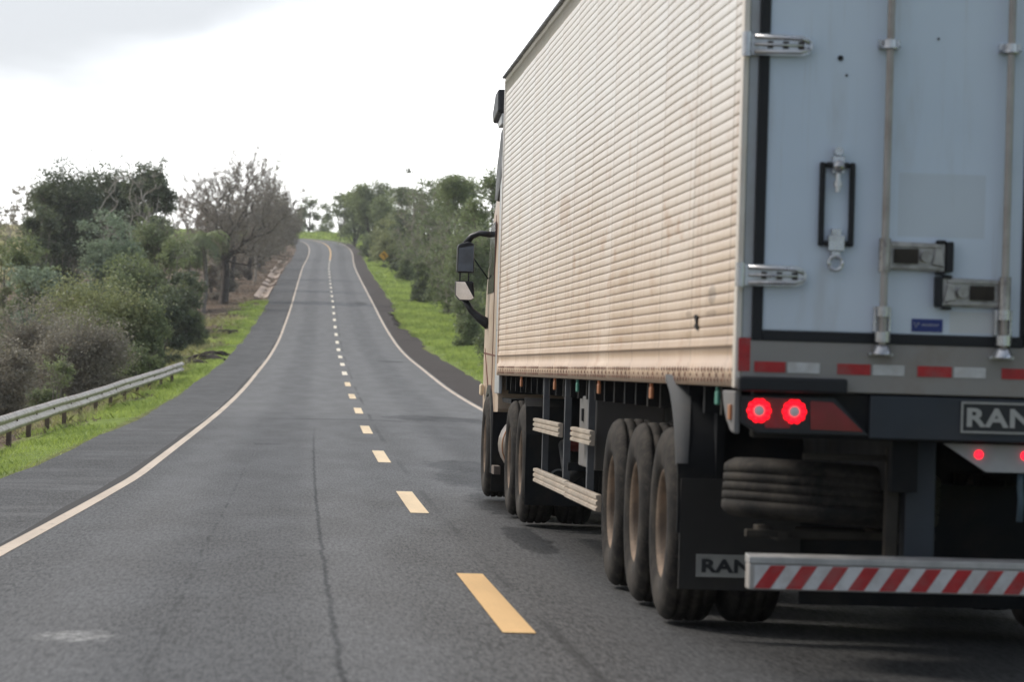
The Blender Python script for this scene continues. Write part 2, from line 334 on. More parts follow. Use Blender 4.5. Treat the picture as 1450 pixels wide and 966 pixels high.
c = t.mix(t.mr(g1, .3, .7), (.030, .026, .025), (.12, .105, .10)); c = t.mix(t.mr(g2, .5, .72, 0, .55), c, (.09, .075, .065)); c = t.mix(t.mr(g3, .5, .7, 0, .35), c, (.028, .024, .022))
t.bump(g1, 1, .02)
tag(strip(3.1, 4.6, -.012, 'gravel_shoulder', t.fin(c, .95, spec=.2), cols=4, wob=.34, side=1), kind='structure')
def paint(name, c, wear):
    t = NT(name); uvc = t.co('UV'); n1 = t.noise(uvc, 6, 8, .75); n2 = t.noise(t.mapn(uvc, (3, .3, 1)), .8, 6, .6); n3 = t.noise(uvc, 50, 2, .7)
    b = t.mix(t.mr(n2, .35, .7, 0, .5), c, tuple(q * .62 for q in c)); b = t.mix(t.mr(n1, wear, wear + .1, 0, .85), b, (.09, .085, .08))
    b = t.mix(t.mr(n3, .55, .75, 0, .25), b, (.1, .09, .08)); t.bump(n3, .4, .003); return t.fin(b, .6, spec=.3)
P_edge = paint('paint_edge', (.64, .54, .44), .575); P_dash = paint('paint_yellow', (.82, .53, .24), .74)
strip(-3.02, -2.90, .004, 'edge_line', P_edge, road)
strip(2.93, 3.05, .004, 'edge_line', P_edge, road)
t = NT('tar_edge'); uvc = t.co('UV')
strip(-3.10, -3.02, .002, 'pavement_joint', t.fin(t.mix(t.noise(uvc, 4, 5), (.014, .013, .013), (.045, .04, .038)), .8), road, wob=.05, side=-1)
def dash(s0, s1, parent, name, dw=.085, n=None, mat=None):
    n = n or max(2, int((s1 - s0) / 1.0)); V = []; UV = []
    for q in np.linspace(s0, s1, n):
        p = [np.interp(q, CS, CL[:, k]) for k in range(3)]; nr = [np.interp(q, CS, NR[:, k]) for k in range(2)]
        for o in (-dw, dw): V.append((p[0] + nr[0] * o, p[1] + nr[1] * o, p[2] + .004)); UV.append((o + s0 * .37, q))
    Fc = [(2 * i, 2 * i + 1, 2 * i + 3, 2 * i + 2) for i in range(n - 1)]
    return mesh_np(name, V, Fc, mat or P_dash, parent, uv=UV)
P_pale = paint('paint_pale_yellow', (.86, .68, .45), .70); P_white = paint('paint_cream', (.88, .80, .66), .74)
for k in range(-1, 31):
    sk = 18 + 12.7 * k; dash(sk - 2.25, sk + 2.25, road, 'centre_dash', mat=P_dash if k < 1 else (P_pale if k < 7 else P_white))
dash(402, 800, road, 'centre_line', .08)

# ------------------------------------------------------------------ foliage materials
def leafmat(name, dark, light, trans=.35, rough=.55):
    t = NT(name); a = t.attr('tint'); c = t.mix(t.mr(a, 0, 1, 0, 1, False), dark, light)
    t.t.nodes.remove(t.p); d = t.n('ShaderNodeBsdfDiffuse'); tr = t.n('ShaderNodeBsdfTranslucent'); g = t.n('ShaderNodeBsdfGlossy'); g.inputs['Roughness'].default_value = rough
    t.l(c, d.inputs[0]); t.l(t.mix(.5, c, light), tr.inputs[0]); g.inputs[0].default_value = (.9, .95, 1, 1)
    m1 = t.n('ShaderNodeMixShader'); m1.inputs[0].default_value = trans; t.l(d.outputs[0], m1.inputs[1]); t.l(tr.outputs[0], m1.inputs[2])
    m2 = t.n('ShaderNodeMixShader'); m2.inputs[0].default_value = .05; t.l(m1.outputs[0], m2.inputs[1]); t.l(g.outputs[0], m2.inputs[2]); t.l(m2.outputs[0], t.out.inputs[0])
    return t.m
LM = {
 'dark': leafmat('leaf_dark', (.050, .075, .040), (.19, .225, .115)),
 'mid': leafmat('leaf_mid', (.095, .125, .055), (.33, .39, .17)),
 'blue': leafmat('leaf_bluish', (.12, .165, .11), (.35, .43, .29)),
 'light': leafmat('leaf_light', (.16, .185, .075), (.44, .46, .21)),
 'olive': leafmat('leaf_olive', (.095, .125, .058), (.33, .385, .18)),
 'dry': leafmat('leaf_dry', (.20, .17, .14), (.46, .40, .32)),
 'grey': leafmat('leaf_greyish', (.17, .155, .120), (.41, .375, .29)),
 'grass': leafmat('grass_blade', (.18, .27, .06), (.55, .66, .17), .4),
 'grassy': leafmat('grass_blade_yellow', (.28, .28, .11), (.56, .55, .25), .4),
 'litter': leafmat('litter', (.10, .078, .06), (.38, .30, .22), .2),
}
BARK = simple('bark_grey', (.24, .22, .195), .9, var=.4, sc=8, spec=.2); BARKD = simple('bark_dark', (.10, .088, .08), .9, var=.4, sc=8, spec=.2)
BARKP = simple('bark_pale', (.40, .37, .33), .9, var=.3, sc=8, spec=.2); TWIG = simple('twig_grey', (.36, .325, .285), .9, var=.3, sc=3, spec=.1)

def leaves_mesh(name, C, sig, per, size, mat, parent, asp=.55, flat=.0, vary=.35):
    """C: clump centres (n,4) with tint in column 3; per leaves each, spread sig"""
    n = len(C); T = n * per
    P = np.repeat(C[:, :3], per, 0) + RS.normal(0, 1, (T, 3)) * sig * np.array([1, 1, .7])
    A = RS.normal(0, 1, (T, 3)); A[:, 2] *= .6; A /= np.linalg.norm(A, axis=1)[:, None]
    B = RS.normal(0, 1, (T, 3)); B -= A * (A * B).sum(1)[:, None]; B /= np.linalg.norm(B, axis=1)[:, None]
    s = size * RS.uniform(.6, 1.3, (T, 1)); 
    V = np.stack([P - A * s, P + B * s * asp, P + A * s, P - B * s * asp], 1).reshape(-1, 3)
    Fc = np.arange(4 * T).reshape(-1, 4)
    tint = np.clip(np.repeat(C[:, 3], per) + RS.normal(0, .16, T), 0, 1)
    return mesh_np(name, V, Fc, mat, parent, {'tint': np.repeat(tint, 4)})
def tubes_mesh(name, S, mat, parent, n=4, thick=None, tr=.03):
    """S: (k,8) segments p0 r0 p1 r1"""
    S = np.array(S, float); p0, r0, p1, r1 = S[:, :3], S[:, 3:4], S[:, 4:7], S[:, 7:8]; d = p1 - p0; d /= np.maximum(np.linalg.norm(d, axis=1)[:, None], 1e-6)
    h = np.where(np.abs(d[:, 2:3]) < .9, np.array([[0, 0, 1.]]), np.array([[0, 1., 0]])); u = np.cross(d, h); u /= np.linalg.norm(u, axis=1)[:, None]; w = np.cross(d, u)
    V = []
    for p, r in ((p0, r0), (p1, r1)):
        for k in range(n):
            a = 2 * PI * k / n; V.append(p + (u * math.cos(a) + w * math.sin(a)) * r)
    V = np.stack(V, 1); kk = len(S); base = (np.arange(kk) * 2 * n)[:, None]; Fc = []
    for k in range(n): Fc.append(base + np.array([[k, (k + 1) % n, n + (k + 1) % n, n + k]]))
    ob = mesh_np(name, V.reshape(-1, 3), np.concatenate(Fc), mat, parent, smooth=True)
    if thick:
        ob.data.materials.append(thick); ob.data.polygons.foreach_set('material_index', np.tile((r1[:, 0] > tr).astype(np.int32), n))
    return ob
def branch(S, p, d, L, r, lvl, maxl, spread=.55, up=.15, tips=None, kids=(2, 3)):
    steps = 3; q = np.array(p, float); d = np.array(d, float)
    for i in range(steps):
        d = d + RS.normal(0, .13, 3) + np.array([0, 0, up * .3]); d /= np.linalg.norm(d); r2 = r * (1 - .28 / steps * 1.0)
        n = q + d * L / steps; S.append((*q, r, *n, r2)); q = n; r = r2
        if lvl < maxl and i > 0 and lvl > 0 and RS.rand() < .5:
            dd = d + RS.normal(0, spread, 3); dd /= np.linalg.norm(dd); branch(S, q, dd, L * .6, r * .5, lvl + 1, maxl, spread, up, tips, kids)
    if lvl < maxl:
        for _ in range(RS.randint(kids[0], kids[1] + 1)):
            dd = d + RS.normal(0, spread, 3) + np.array([0, 0, up]); dd /= np.linalg.norm(dd)
            branch(S, q, dd, L * RS.uniform(.62, .86), r * RS.uniform(.55, .7), lvl + 1, maxl, spread, up, tips, kids)
    elif tips is not None: tips.append(q)
def place(px, ytop, d):
    b = at_px(px, ytop, d); g = float(gz(b[0], b[1])); return b[0], b[1], g, b[2] - g
TREES = 'trees and bushes beside the road'
def leafy(name, label, cat, px, ytop, d, wpx, kind, leaf=.12, nl=9000, trunk=.35, bark=BARK, lobes=8, gaps=.75, twigs=0, sink=.3, depth=.8, hmax=None, group=TREES, bot=None, xo=None, cls=.34, twmat=None):
    if xo is None: x, y, g, h = place(px, ytop, d)
    else: x, y = xo; g = float(gz(x, y)); h = ytop
    w = wpx / FPX * d; leaf *= .66; nl = int(nl * 2.1)
    e = empty(name, (x, y, g - sink), label, cat, group)
    h += sink; h0 = h * trunk * .9 if bot is None else bot
    # lobes filling the crown envelope
    Lb = []; lobes = int(lobes * 1.7)
    for k in range(lobes):
        a = 2 * PI * k / lobes + RS.uniform(-.4, .4); rr = RS.uniform(.15, .62); zz = RS.uniform(0, 1) ** (.55 if lobes > 24 else (1.5 if trunk <= .08 else 1))
        rad = w * .5 * RS.uniform(.22, .42); cx_, cy_ = math.cos(a) * w * .5 * rr, math.sin(a) * w * .5 * rr * depth
        top = h * (1 - (.22 if lobes > 24 else .38) * (abs(cx_) / (w * .5)) ** 2) ; rz = min((h - h0) * RS.uniform(.28, .42), rad * 1.2)
        cz = (h0 if trunk > .1 else 0) + rz * .7 + zz * max(top - h0 - rz * 1.7, 0); Lb.append((cx_, cy_, cz, rad, rad * depth, rz))
    rz = min((h - h0) * .38, w * .36); Lb.append((0, 0, h - rz, w * .34, w * .34 * depth, rz))
    Lb = np.array(Lb); per = 26; ncl = max(int(nl / per), 20)
    li = RS.randint(0, len(Lb), ncl); D = RS.normal(0, 1, (ncl, 3)); D /= np.linalg.norm(D, axis=1)[:, None]; D[:, 2] = np.where(D[:, 2] < -.3, -D[:, 2], D[:, 2])
    rad = RS.uniform(gaps, 1.02, (ncl, 1)) + (RS.rand(ncl, 1) < .25) * np.minimum(RS.exponential(.16, (ncl, 1)), .32); C = Lb[li, :3] + D * Lb[li, 3:6] * rad
    C[:, 2] = np.maximum(C[:, 2], .15)
    lt = RS.uniform(.25, .75, len(Lb))[li] + RS.normal(0, .13, ncl)
    cs = max(w * .045, leaf * 1.5) * (cls / .34)
    leaves_mesh('crown', np.column_stack([C, np.clip(lt, 0, 1)]), cs, per, leaf, LM[kind], e)
    S = []; tr = max(.035 * h * .5, .06); fork = np.array([RS.uniform(-.1, .1) * w * .2, 0, max(h0 * .8, .4)]); S.append((0, 0, 0, tr * 1.3, *(fork * .5 + np.array([.05, 0, 0])), tr * 1.05)); S.append((*(fork * .5 + np.array([.05, 0, 0])), tr * 1.05, *fork, tr * .85))
    for L in Lb:
        m_ = (fork + L[:3]) / 2 + RS.normal(0, .06, 3) * w * .2; S.append((*fork, tr * .55, *m_, tr * .36)); S.append((*m_, tr * .36, *L[:3], tr * .2))
        for q in range(5):
            dd = RS.normal(0, 1, 3); dd /= np.linalg.norm(dd); dd[2] = abs(dd[2]); tip = L[:3] + dd * L[3:6] * 1.05; S.append((*L[:3], tr * .16, *tip, tr * .05))
    S2 = []
    for q in range(twigs):
        L = Lb[RS.randint(len(Lb))]; dd = RS.normal(0, 1, 3); dd /= np.linalg.norm(dd); dd[2] = abs(dd[2]) * .9 + .1
        a = L[:3]; b = L[:3] + dd * L[3:6] * RS.uniform(.95, 1.18); mid = (a + b) / 2 + RS.normal(0, .05, 3) * w * .15
        S2.append((*a, tr * .12, *mid, tr * .1)); S2.append((*mid, tr * .1, *b, tr * .04))
        for z_ in range(3):
            c_ = b + RS.normal(0, .07, 3) * w * .5; S2.append((*mid, tr * .06, *c_, tr * .03))
    tubes_mesh('trunk', S + S2, (twmat or TWIG) if twigs > 80 else bark, e, 5, bark, tr * .15)
    return e
def bare(name, label, px, ytop, d, wpx, trunkfrac=.35, npts=900, bark=TWIG, r=None, leaves=0, kind='grey', lean=0., group='bare trees along the left of the road', base_off=0, fine=8, lsz=.09, xo=None):
    """leafless tree: limbs reach for points scattered through the crown, thickness follows what each carries"""
    x, y, g, h = place(px, ytop, d); w = wpx / FPX * d; x += base_off; r = r or h * .022
    e = empty(name, (x, y, g - .2), label, 'tree', group)
    f = np.array([lean * h, 0, h * trunkfrac]); top = h; n = npts
    cx_ = -base_off * .8 + lean * h
    D = RS.normal(0, 1, (n * 3, 3)); D /= np.linalg.norm(D, axis=1)[:, None]; D *= RS.uniform(.25, 1, (n * 3, 1)) ** .55
    low = h * trunkfrac * .75; rz = (h - low) / 2; lump = 1 + .14 * np.sin(np.arctan2(D[:, 2], D[:, 0]) * 5 + px) + .1 * np.sin(D[:, 1] * 6 + px * 2)
    P = np.stack([cx_ + D[:, 0] * w * .5 * lump, D[:, 1] * w * .42, low + rz + D[:, 2] * rz * lump], 1)
    P = P[(P[:, 2] > f[2] * .72) & ~((P[:, 2] < f[2] * 1.1) & (np.abs(P[:, 0] - f[0]) < w * .12))][:n]; n = len(P)
    root = np.array([[0, 0, 0], [f[0] * .4 + RS.uniform(-.1, .1), 0, f[2] * .5], f]); nodes = [*root]; par = [-1, 0, 1]; dist = [0, 0, 0]
    order = np.argsort(np.linalg.norm(P - f, axis=1)); A = np.zeros((n + 3, 3)); A[:3] = root; L = np.zeros(n + 3); L[:2] = 50; cnt = 3
    for i in order:
        p = P[i]; dd = np.linalg.norm(A[:cnt] - p, axis=1) + .42 * L[:cnt] + np.maximum(A[:cnt, 2] - p[2], 0) * .6; j = int(np.argmin(dd))
        A[cnt] = p; par.append(j); L[cnt] = (L[j] if L[j] < 40 else 0) + np.linalg.norm(A[j] - p); cnt += 1
    par = np.array(par); car = np.ones(cnt)
    for i in range(cnt - 1, 0, -1): car[par[i]] += car[i]
    R = np.maximum(r * (car / car[2]) ** .48, .014); R[0] = r * 1.35; R[1] = r * 1.1
    M = (A[1:cnt] + A[par[1:]]) / 2 + RS.normal(0, .05, (cnt - 1, 3)) * np.linalg.norm(A[1:cnt] - A[par[1:]], axis=1)[:, None]; M[0] = (A[1] + A[0]) / 2
    Rp = np.minimum(R[par[1:]], R[1:cnt] * 1.5); S = np.concatenate([np.column_stack([A[par[1:]], Rp, M, (Rp + R[1:cnt]) / 2]), np.column_stack([M, (Rp + R[1:cnt]) / 2, A[1:cnt], R[1:cnt]])])
    k = fine * n; src = A[3:][RS.randint(0, n, k)]; out = src - np.array([cx_, 0, low]); out /= np.linalg.norm(out, axis=1)[:, None]
    ln = RS.uniform(.25, .75, (k, 1)) * w * .085; d1 = out + RS.normal(0, .75, (k, 3)); q1 = src + d1 * ln * .6; q2 = q1 + (out + RS.normal(0, .6, (k, 3))) * ln * .5
    tw = np.full((k, 1), .010 * max(d / 230, .8)); T_ = np.concatenate([S, np.column_stack([src, tw, q1, tw * .8]), np.column_stack([q1, tw * .8, q2, tw * .5])])
    tubes_mesh('trunk', T_, BARKP if bark is BARKP else TWIG, e, 4, bark, .035)
    if leaves: pick = q2[RS.randint(0, k, leaves // 10)]; leaves_mesh('leaves', np.column_stack([pick, RS.uniform(.2, .8, len(pick))]), .16, 10, lsz * .8, LM[kind], e)
    return e

# ------------------------------------------------------------------ left side vegetation
leafy('broadleaf_tree', 'tall dark green dense tree at the far left, its crown highest on the left', 'tree', 92, 226, 214, 132, 'dark', .15, 19000, .05, BARKP, 20, .7, 130, twmat=BARKP)
leafy('broadleaf_tree', 'dark green tree with leafy dark crown just right of the tallest dark tree', 'tree', 156, 230, 222, 124, 'dark', .15, 16000, .06, BARKP, 19, .7, 90, twmat=BARKP)
leafy('broadleaf_tree', 'dark green tree nearest the bare trees, airy at its top', 'tree', 212, 225, 218, 92, 'dark', .15, 13000, .06, BARKP, 17, .7, 120, twmat=BARKP)
bare('bare_tree', 'pale limbed leafless tree standing up through the dark green trees', 186, 214, 206, 100, .42, 110, BARKP, .13, 500, 'dark', group=None, fine=5)
leafy('broadleaf_tree', 'low dark tree filling below the tall dark tree at the far left', 'tree', 60, 290, 205, 74, 'dark', .15, 6000, .05, BARK, 7)
bare('bare_tree', 'thin sparse tree against the sky at the left edge of the photo', 46, 250, 330, 66, .3, 160, TWIG, .12, 1400, 'grey', lsz=.16, fine=6)
bare('bare_tree', 'thin twiggy shrub tree on the skyline furthest left', 8, 284, 350, 44, .25, 120, TWIG, .1, 800, 'grey', lsz=.16, fine=6)
bare('bare_tree', 'big leafless grey tree with wide fine-twigged crown beside the left shoulder', 346, 216, 232, 164, .30, 900, BARKD, .27, 3200, 'grey', base_off=-1.2, lsz=.08, fine=9)
bare('bare_tree', 'reddish grey leafless tree left of the big bare tree', 272, 262, 262, 84, .25, 500, TWIG, .14, 1600, 'dry', lsz=.1, fine=10)
bare('bare_tree', 'small leafless tree behind the palm with a few dry leaves', 308, 272, 285, 76, .22, 500, TWIG, .14, 2200, 'dry', lsz=.11, fine=10)
for i, (px, yt, d, w) in enumerate([(372, 234, 262, 98), (390, 262, 300, 84), (398, 284, 345, 62), (408, 297, 400, 50)]):
    bare('bare_tree', ['grey leafless tree first behind the big bare tree', 'grey leafless tree second behind the big bare tree', 'grey leafless tree overhanging the shoulder third in the row', 'small grey tree last in the bare row before the bend'][i], px, yt, d, w, .34, 700, BARKD, .17, 2600, 'grey', lsz=.11, base_off=-2.2, fine=6)
bare('bare_tree', 'slender tree whose sparse leafy top rises highest above the bare row', 404, 205, 290, 26, .62, 40, TWIG, .08, 260, 'olive', lsz=.11, base_off=-2.4, fine=5)
for i, (px, yt, d, w, k, yy_) in enumerate([(318, 338, 262, 60, 'grey', 0), (340, 346, 300, 50, 'dry', 0), (270, 340, 230, 56, 'olive', 0), (362, 336, 350, 46, 'grey', 0), (384, 330, 420, 46, 'olive', 0), (300, 372, 240, 30, 'dry', 0)]):
    leafy('small_shrub', ['grey understorey shrub behind the big bare trunk', 'dry brown shrub under the bare row', 'olive shrub behind the palm trunk', 'grey shrub on the bank under the third bare tree', 'olive shrub where the left bank meets the bend', 'low dry shrub between the palm and the big bare trunk'][i], 'shrub', px, yt, d, w, k, .13, 2400, .03, BARKD, 7, .6, 80, xo=None)
for i, (px, yt, d, w, k) in enumerate([(440, 275, 585, 46, 'mid'), (462, 284, 600, 44, 'mid'), (425, 288, 590, 46, 'olive'), (484, 268, 560, 46, 'mid'), (504, 290, 600, 56, 'mid'), (404, 296, 610, 56, 'olive'), (376, 288, 620, 70, 'mid'), (330, 296, 640, 90, 'mid')]):
    leafy('skyline_tree', ['slender airy tree on the skyline above the bend', 'lower airy tree on the skyline right of the slender one', 'olive rounded tree on the skyline left of the slender one', 'flat topped tree with bare trunk at the crest right of the bend', 'low tree behind the flat topped crest tree', 'small skyline tree where the road leaves view', 'broad skyline tree behind the bare row', 'pale green skyline tree behind the big bare crown'][i],
          'tree', px, yt, d, w, k, .24, 1100 if i < 4 else 1800, .16, BARKD, 8, .35, 60, cls=.30)
# middle distance shrubs
mids = [
 ('large_shrub', 'bluish green shrub in the middle of the left thicket below the dark trees', 150, 298, 172, 118, 'blue', .13, 9000, 0),
 ('large_shrub', 'olive shrub right of the bluish shrub in front of the pale limbs', 222, 306, 182, 110, 'olive', .13, 7500, 90),
 ('large_shrub', 'dull green shrub left of the palm tree', 252, 336, 178, 84, 'mid', .13, 6500, 60),
 ('large_shrub', 'wide dark shrub in the middle of the left thicket above the olive roadside thicket', 185, 356, 150, 130, 'mid', .12, 9000, 60),
 ('large_shrub', 'leafy green shrub at the left edge below the field', 40, 342, 150, 110, 'mid', .13, 8500, 0),
 ('large_shrub', 'yellowish shrub at the left edge in front of the pale field', 8, 322, 190, 52, 'light', .13, 3000, 0),
 ('large_shrub', 'bluish shrub with glossy leaves low at the left edge', 50, 372, 132, 110, 'blue', .12, 7500, 0),
 ('large_shrub', 'dark green shrub between the palm and the roadside thicket', 256, 384, 152, 66, 'dark', .11, 5000, 0),
 ('small_shrub', 'small rounded dark shrub on the dirt below the palm', 276, 392, 168, 44, 'dark', .1, 3000, 0),
 ('small_shrub', 'low brownish shrub on the bare slope beside the left verge', 272, 436, 152, 60, 'olive', .09, 2400, 50),
 ('small_shrub', 'dark low shrub at the right foot of the roadside thicket', 232, 412, 128, 74, 'dark', .1, 5500, 0),
]
for (nm, lb, px, yt, d, w, k, lf, nl, tw) in mids: leafy(nm, lb, 'shrub', px, yt, d, w, k, lf, nl, .08, BARK, 9, .72, tw, depth=.7)
near = [
 ('roadside_thicket', 'broad olive thicket with light leafy top behind the guardrail', 128, 391, 108, 250, 'light', .075, 24000, 160),
 ('roadside_thicket', 'grey twiggy thicket low behind the guardrail at the left edge', 40, 414, 94, 190, 'grey', .065, 12000, 420),
 ('roadside_thicket', 'greyish half bare thicket in the middle behind the guardrail', 118, 440, 92, 190, 'grey', .06, 14000, 300),
 ('roadside_thicket', 'green rounded bush at the end of the guardrail', 205, 420, 108, 90, 'olive', .07, 8500, 60),
 ('roadside_thicket', 'dark low bush just behind the guardrail end', 200, 486, 98, 80, 'mid', .06, 5000, 60),
 ('roadside_thicket', 'dry twiggy bush behind the near part of the guardrail', 10, 478, 78, 110, 'grey', .055, 6000, 300),
 ('roadside_thicket', 'low olive bush between twiggy thickets behind the guardrail', 78, 500, 84, 90, 'olive', .055, 5000, 120),
]
for (nm, lb, px, yt, d, w, k, lf, nl, tw) in near: leafy(nm, lb, 'bush', px, yt, d, w, k, lf, nl, .05, BARK, 10, .6, tw, depth=.55, sink=.5, group='bushes behind the guardrail')
# more scrub behind the left thicket that only shows from the side
for i, (x, y, h, w) in enumerate([(-22, 128, 4.5, 7), (-30, 150, 5, 8), (-18, 84, 3.4, 6)]):
    leafy('large_shrub', ['wide green shrub hidden down the slope on the left', 'tall green shrub far down the slope on the left', 'green shrub down the slope left of the guardrail'][i], 'shrub', 0, h, y, w * FPX / y, 'mid', .12, 4000, .08, BARK, 8, .7, 30, xo=(x, y))

def palm(px, ytop, d, label):
    x, y, g, h = place(px, ytop, d); e = empty('palm_tree', (x, y, g - .2), label, 'tree')
    hb = h * .80; S = []; q = np.array([0, 0, 0.]); n = 10
    for i in range(n):
        nx = np.array([.12 * math.sin(i * .5), 0, hb * (i + 1) / n]); S.append((*q, .17 - .004 * i, *nx, .17 - .004 * (i + 1))); q = nx
    tubes_mesh('trunk', S, BARK, e, 10)
    V = []; Fc = []; T = []
    for k in range(26):
        a = 2 * PI * k / 26 + RS.uniform(-.15, .15); el = RS.uniform(-.1, 1.35); L = RS.uniform(1.9, 2.5); p = q.copy(); th = el
        tint = np.clip(.35 + el * .3 + RS.normal(0, .1), 0, 1); hd = np.array([math.cos(a), math.sin(a), 0]); sd_ = np.array([-math.sin(a), math.cos(a), 0])
        for i in range(14):
            dv = hd * math.cos(th) + np.array([0, 0, math.sin(th)]); p2 = p + dv * L / 14; th -= .16
            for sgn in (-1, 1):
                for q_ in range(2):
                    ll = .62 * math.sin(PI * (i + 1.5) / 17) + .1; tip = p2 + sd_ * sgn * ll * RS.uniform(.6, .9) + dv * ll * .45 + np.array([0, 0, -ll * RS.uniform(.25, .75)])
                    b = len(V); wv = dv * .035; V += [p2 - wv, p2 + wv, tip]; Fc.append((b, b + 1, b + 2)); T += [tint] * 3
            b = len(V); V += [p + sd_ * .025, p - sd_ * .025, p2]; Fc.append((b, b + 1, b + 2)); T += [tint] * 3
            p = p2
    mesh_np('crown', V, Fc, LM['mid'], e, {'tint': T})
    # old hanging fronds
    return e
palm(292, 308, 214, 'palm with drooping feathery crown beside the big bare tree')

# ------------------------------------------------------------------ right side vegetation
rights = [
 ('broadleaf_tree', 'green tree filling the gap between the crest tree and the rounded green tree', 506, 266, 480, 70, 'mid', .22, 6000, .06, 20),
 ('broadleaf_tree', 'dense low green tree right behind the rounded green tree', 552, 268, 420, 76, 'mid', .2, 6000, .06, 20),
 ('broadleaf_tree', 'leafy green tree behind the grey twiggy olive tree', 634, 252, 320, 90, 'mid', .17, 7000, .06, 40),
 ('broadleaf_tree', 'rounded bright green tree nearest the crest on the right', 528, 250, 430, 92, 'mid', .22, 8000, .25, 20),
 ('broadleaf_tree', 'olive tree behind the rounded green tree on the right', 572, 262, 400, 70, 'olive', .2, 4500, .25, 60),
 ('broadleaf_tree', 'yellow green bushy tree above the road sign', 556, 304, 366, 72, 'light', .18, 5000, .05, 20),
 ('broadleaf_tree', 'grey twiggy olive tree in the middle of the right tree line', 612, 250, 300, 92, 'olive', .16, 6500, .2, 260),
 ('broadleaf_tree', 'dark green tree behind the road sign', 580, 300, 330, 64, 'dark', .17, 4500, .05, 40),
 ('broadleaf_tree', 'tall mid green tree with flat top left of the truck', 655, 244, 235, 110, 'mid', .14, 9000, .15, 120),
 ('broadleaf_tree', 'tall green tree partly behind the truck cab', 706, 238, 190, 110, 'olive', .13, 9000, .15, 120),
 ('large_shrub', 'grey green twiggy shrub between the twiggy tree and the truck mirror', 628, 292, 232, 92, 'olive', .12, 8000, .05, 260),
 ('large_shrub', 'dark hollow bush on the grass right of the road', 604, 358, 232, 50, 'dark', .11, 4200, .03, 60),
 ('large_shrub', 'broad olive shrub behind the truck mirror', 672, 318, 172, 104, 'olive', .10, 10000, .04, 260),
 ('large_shrub', 'low shrub above the grass beside the truck mirror', 668, 410, 152, 70, 'olive', .085, 5000, .03, 120),
 ('large_shrub', 'green shrub left of the dark hollow bush', 578, 352, 290, 46, 'mid', .13, 3500, .03, 40),
 ('small_shrub', 'small dark shrub under the yellow road sign', 544, 374, 352, 14, 'dark', .13, 700, .02, 10),
 ('small_shrub', 'small olive shrub between the road sign and the crest tree', 522, 330, 415, 40, 'olive', .16, 2200, .03, 40),
 ('small_shrub', 'small green shrub beside the verge left of the road sign', 536, 342, 392, 36, 'mid', .15, 1800, .03, 20),
 ('large_shrub', 'shadowy shrub between the dark bush and the olive shrub', 640, 366, 205, 66, 'mid', .11, 5500, .03, 100),
 ('large_shrub', 'shrub at the edge of the grass hidden beside the cab', 716, 380, 120, 90, 'olive', .08, 6000, .03, 120),
]
for (nm, lb, px, yt, d, w, k, lf, nl, tk, tw) in rights: leafy(nm, lb, 'tree' if 'tree' in nm else 'shrub', px, yt, d, w, k, lf, nl, tk, BARKD, 9, .66, tw, depth=.8)
bare('bare_tree', 'nearly bare tree with a few leaf clusters sticking above the right tree line', 588, 238, 330, 62, .5, 60, TWIG, .1, 260, 'dark', group=None, lsz=.2, fine=4)
bare('bare_tree', 'fine leafless tree in front of the right tree line', 606, 262, 262, 96, .2, 300, TWIG, .11, 2500, 'olive', group=None, lsz=.1, fine=5)
bare('bare_tree', 'grey fine-twigged bush tree left of the truck cab', 652, 300, 196, 100, .12, 300, TWIG, .09, 5000, 'olive', group=None, lsz=.08, fine=6)
for i, (px, yt, d, w) in enumerate([(432, 308, 592, 44), (462, 312, 590, 50), (496, 308, 585, 50), (524, 300, 520, 50), (400, 314, 600, 60)]):
    leafy('small_shrub', ['scrub under the slender airy skyline tree', 'scrub on the skyline between the airy trees', 'scrub below the flat topped crest tree', 'scrub between the crest tree and the rounded green tree', 'scrub on the skyline where the road leaves view'][i], 'shrub', px, yt, d, w, ['mid', 'olive', 'mid', 'mid', 'olive'][i], .2, 900, .03, BARKD, 5, .5, 0)
for i, (x, y, h, w, k) in enumerate([(19, 150, 8, 9, 'mid'), (17, 96, 6.5, 8, 'olive'), (15, 70, 5.5, 7, 'mid'), (17, 45, 5, 7, 'olive'), (16, 22, 4.6, 6.5, 'mid'), (24, 190, 10, 10, 'mid'), (28, 120, 9, 9, 'dark')]):
    leafy('broadleaf_tree', ['green tree hidden behind the truck cab, deep in the right tree line', 'olive tree beyond the front of the trailer on the right', 'green tree beyond the middle of the trailer on the right', 'olive tree beyond the trailer axles on the right', 'green tree beyond the rear doors on the right', 'tall green tree at the back of the right tree line', 'tall dark tree behind the trailer on the right'][i],
          'tree', 0, h, y, w * FPX / y, k, .15, 6000, .05, BARKD, 8, .68, 40, xo=(x, y))

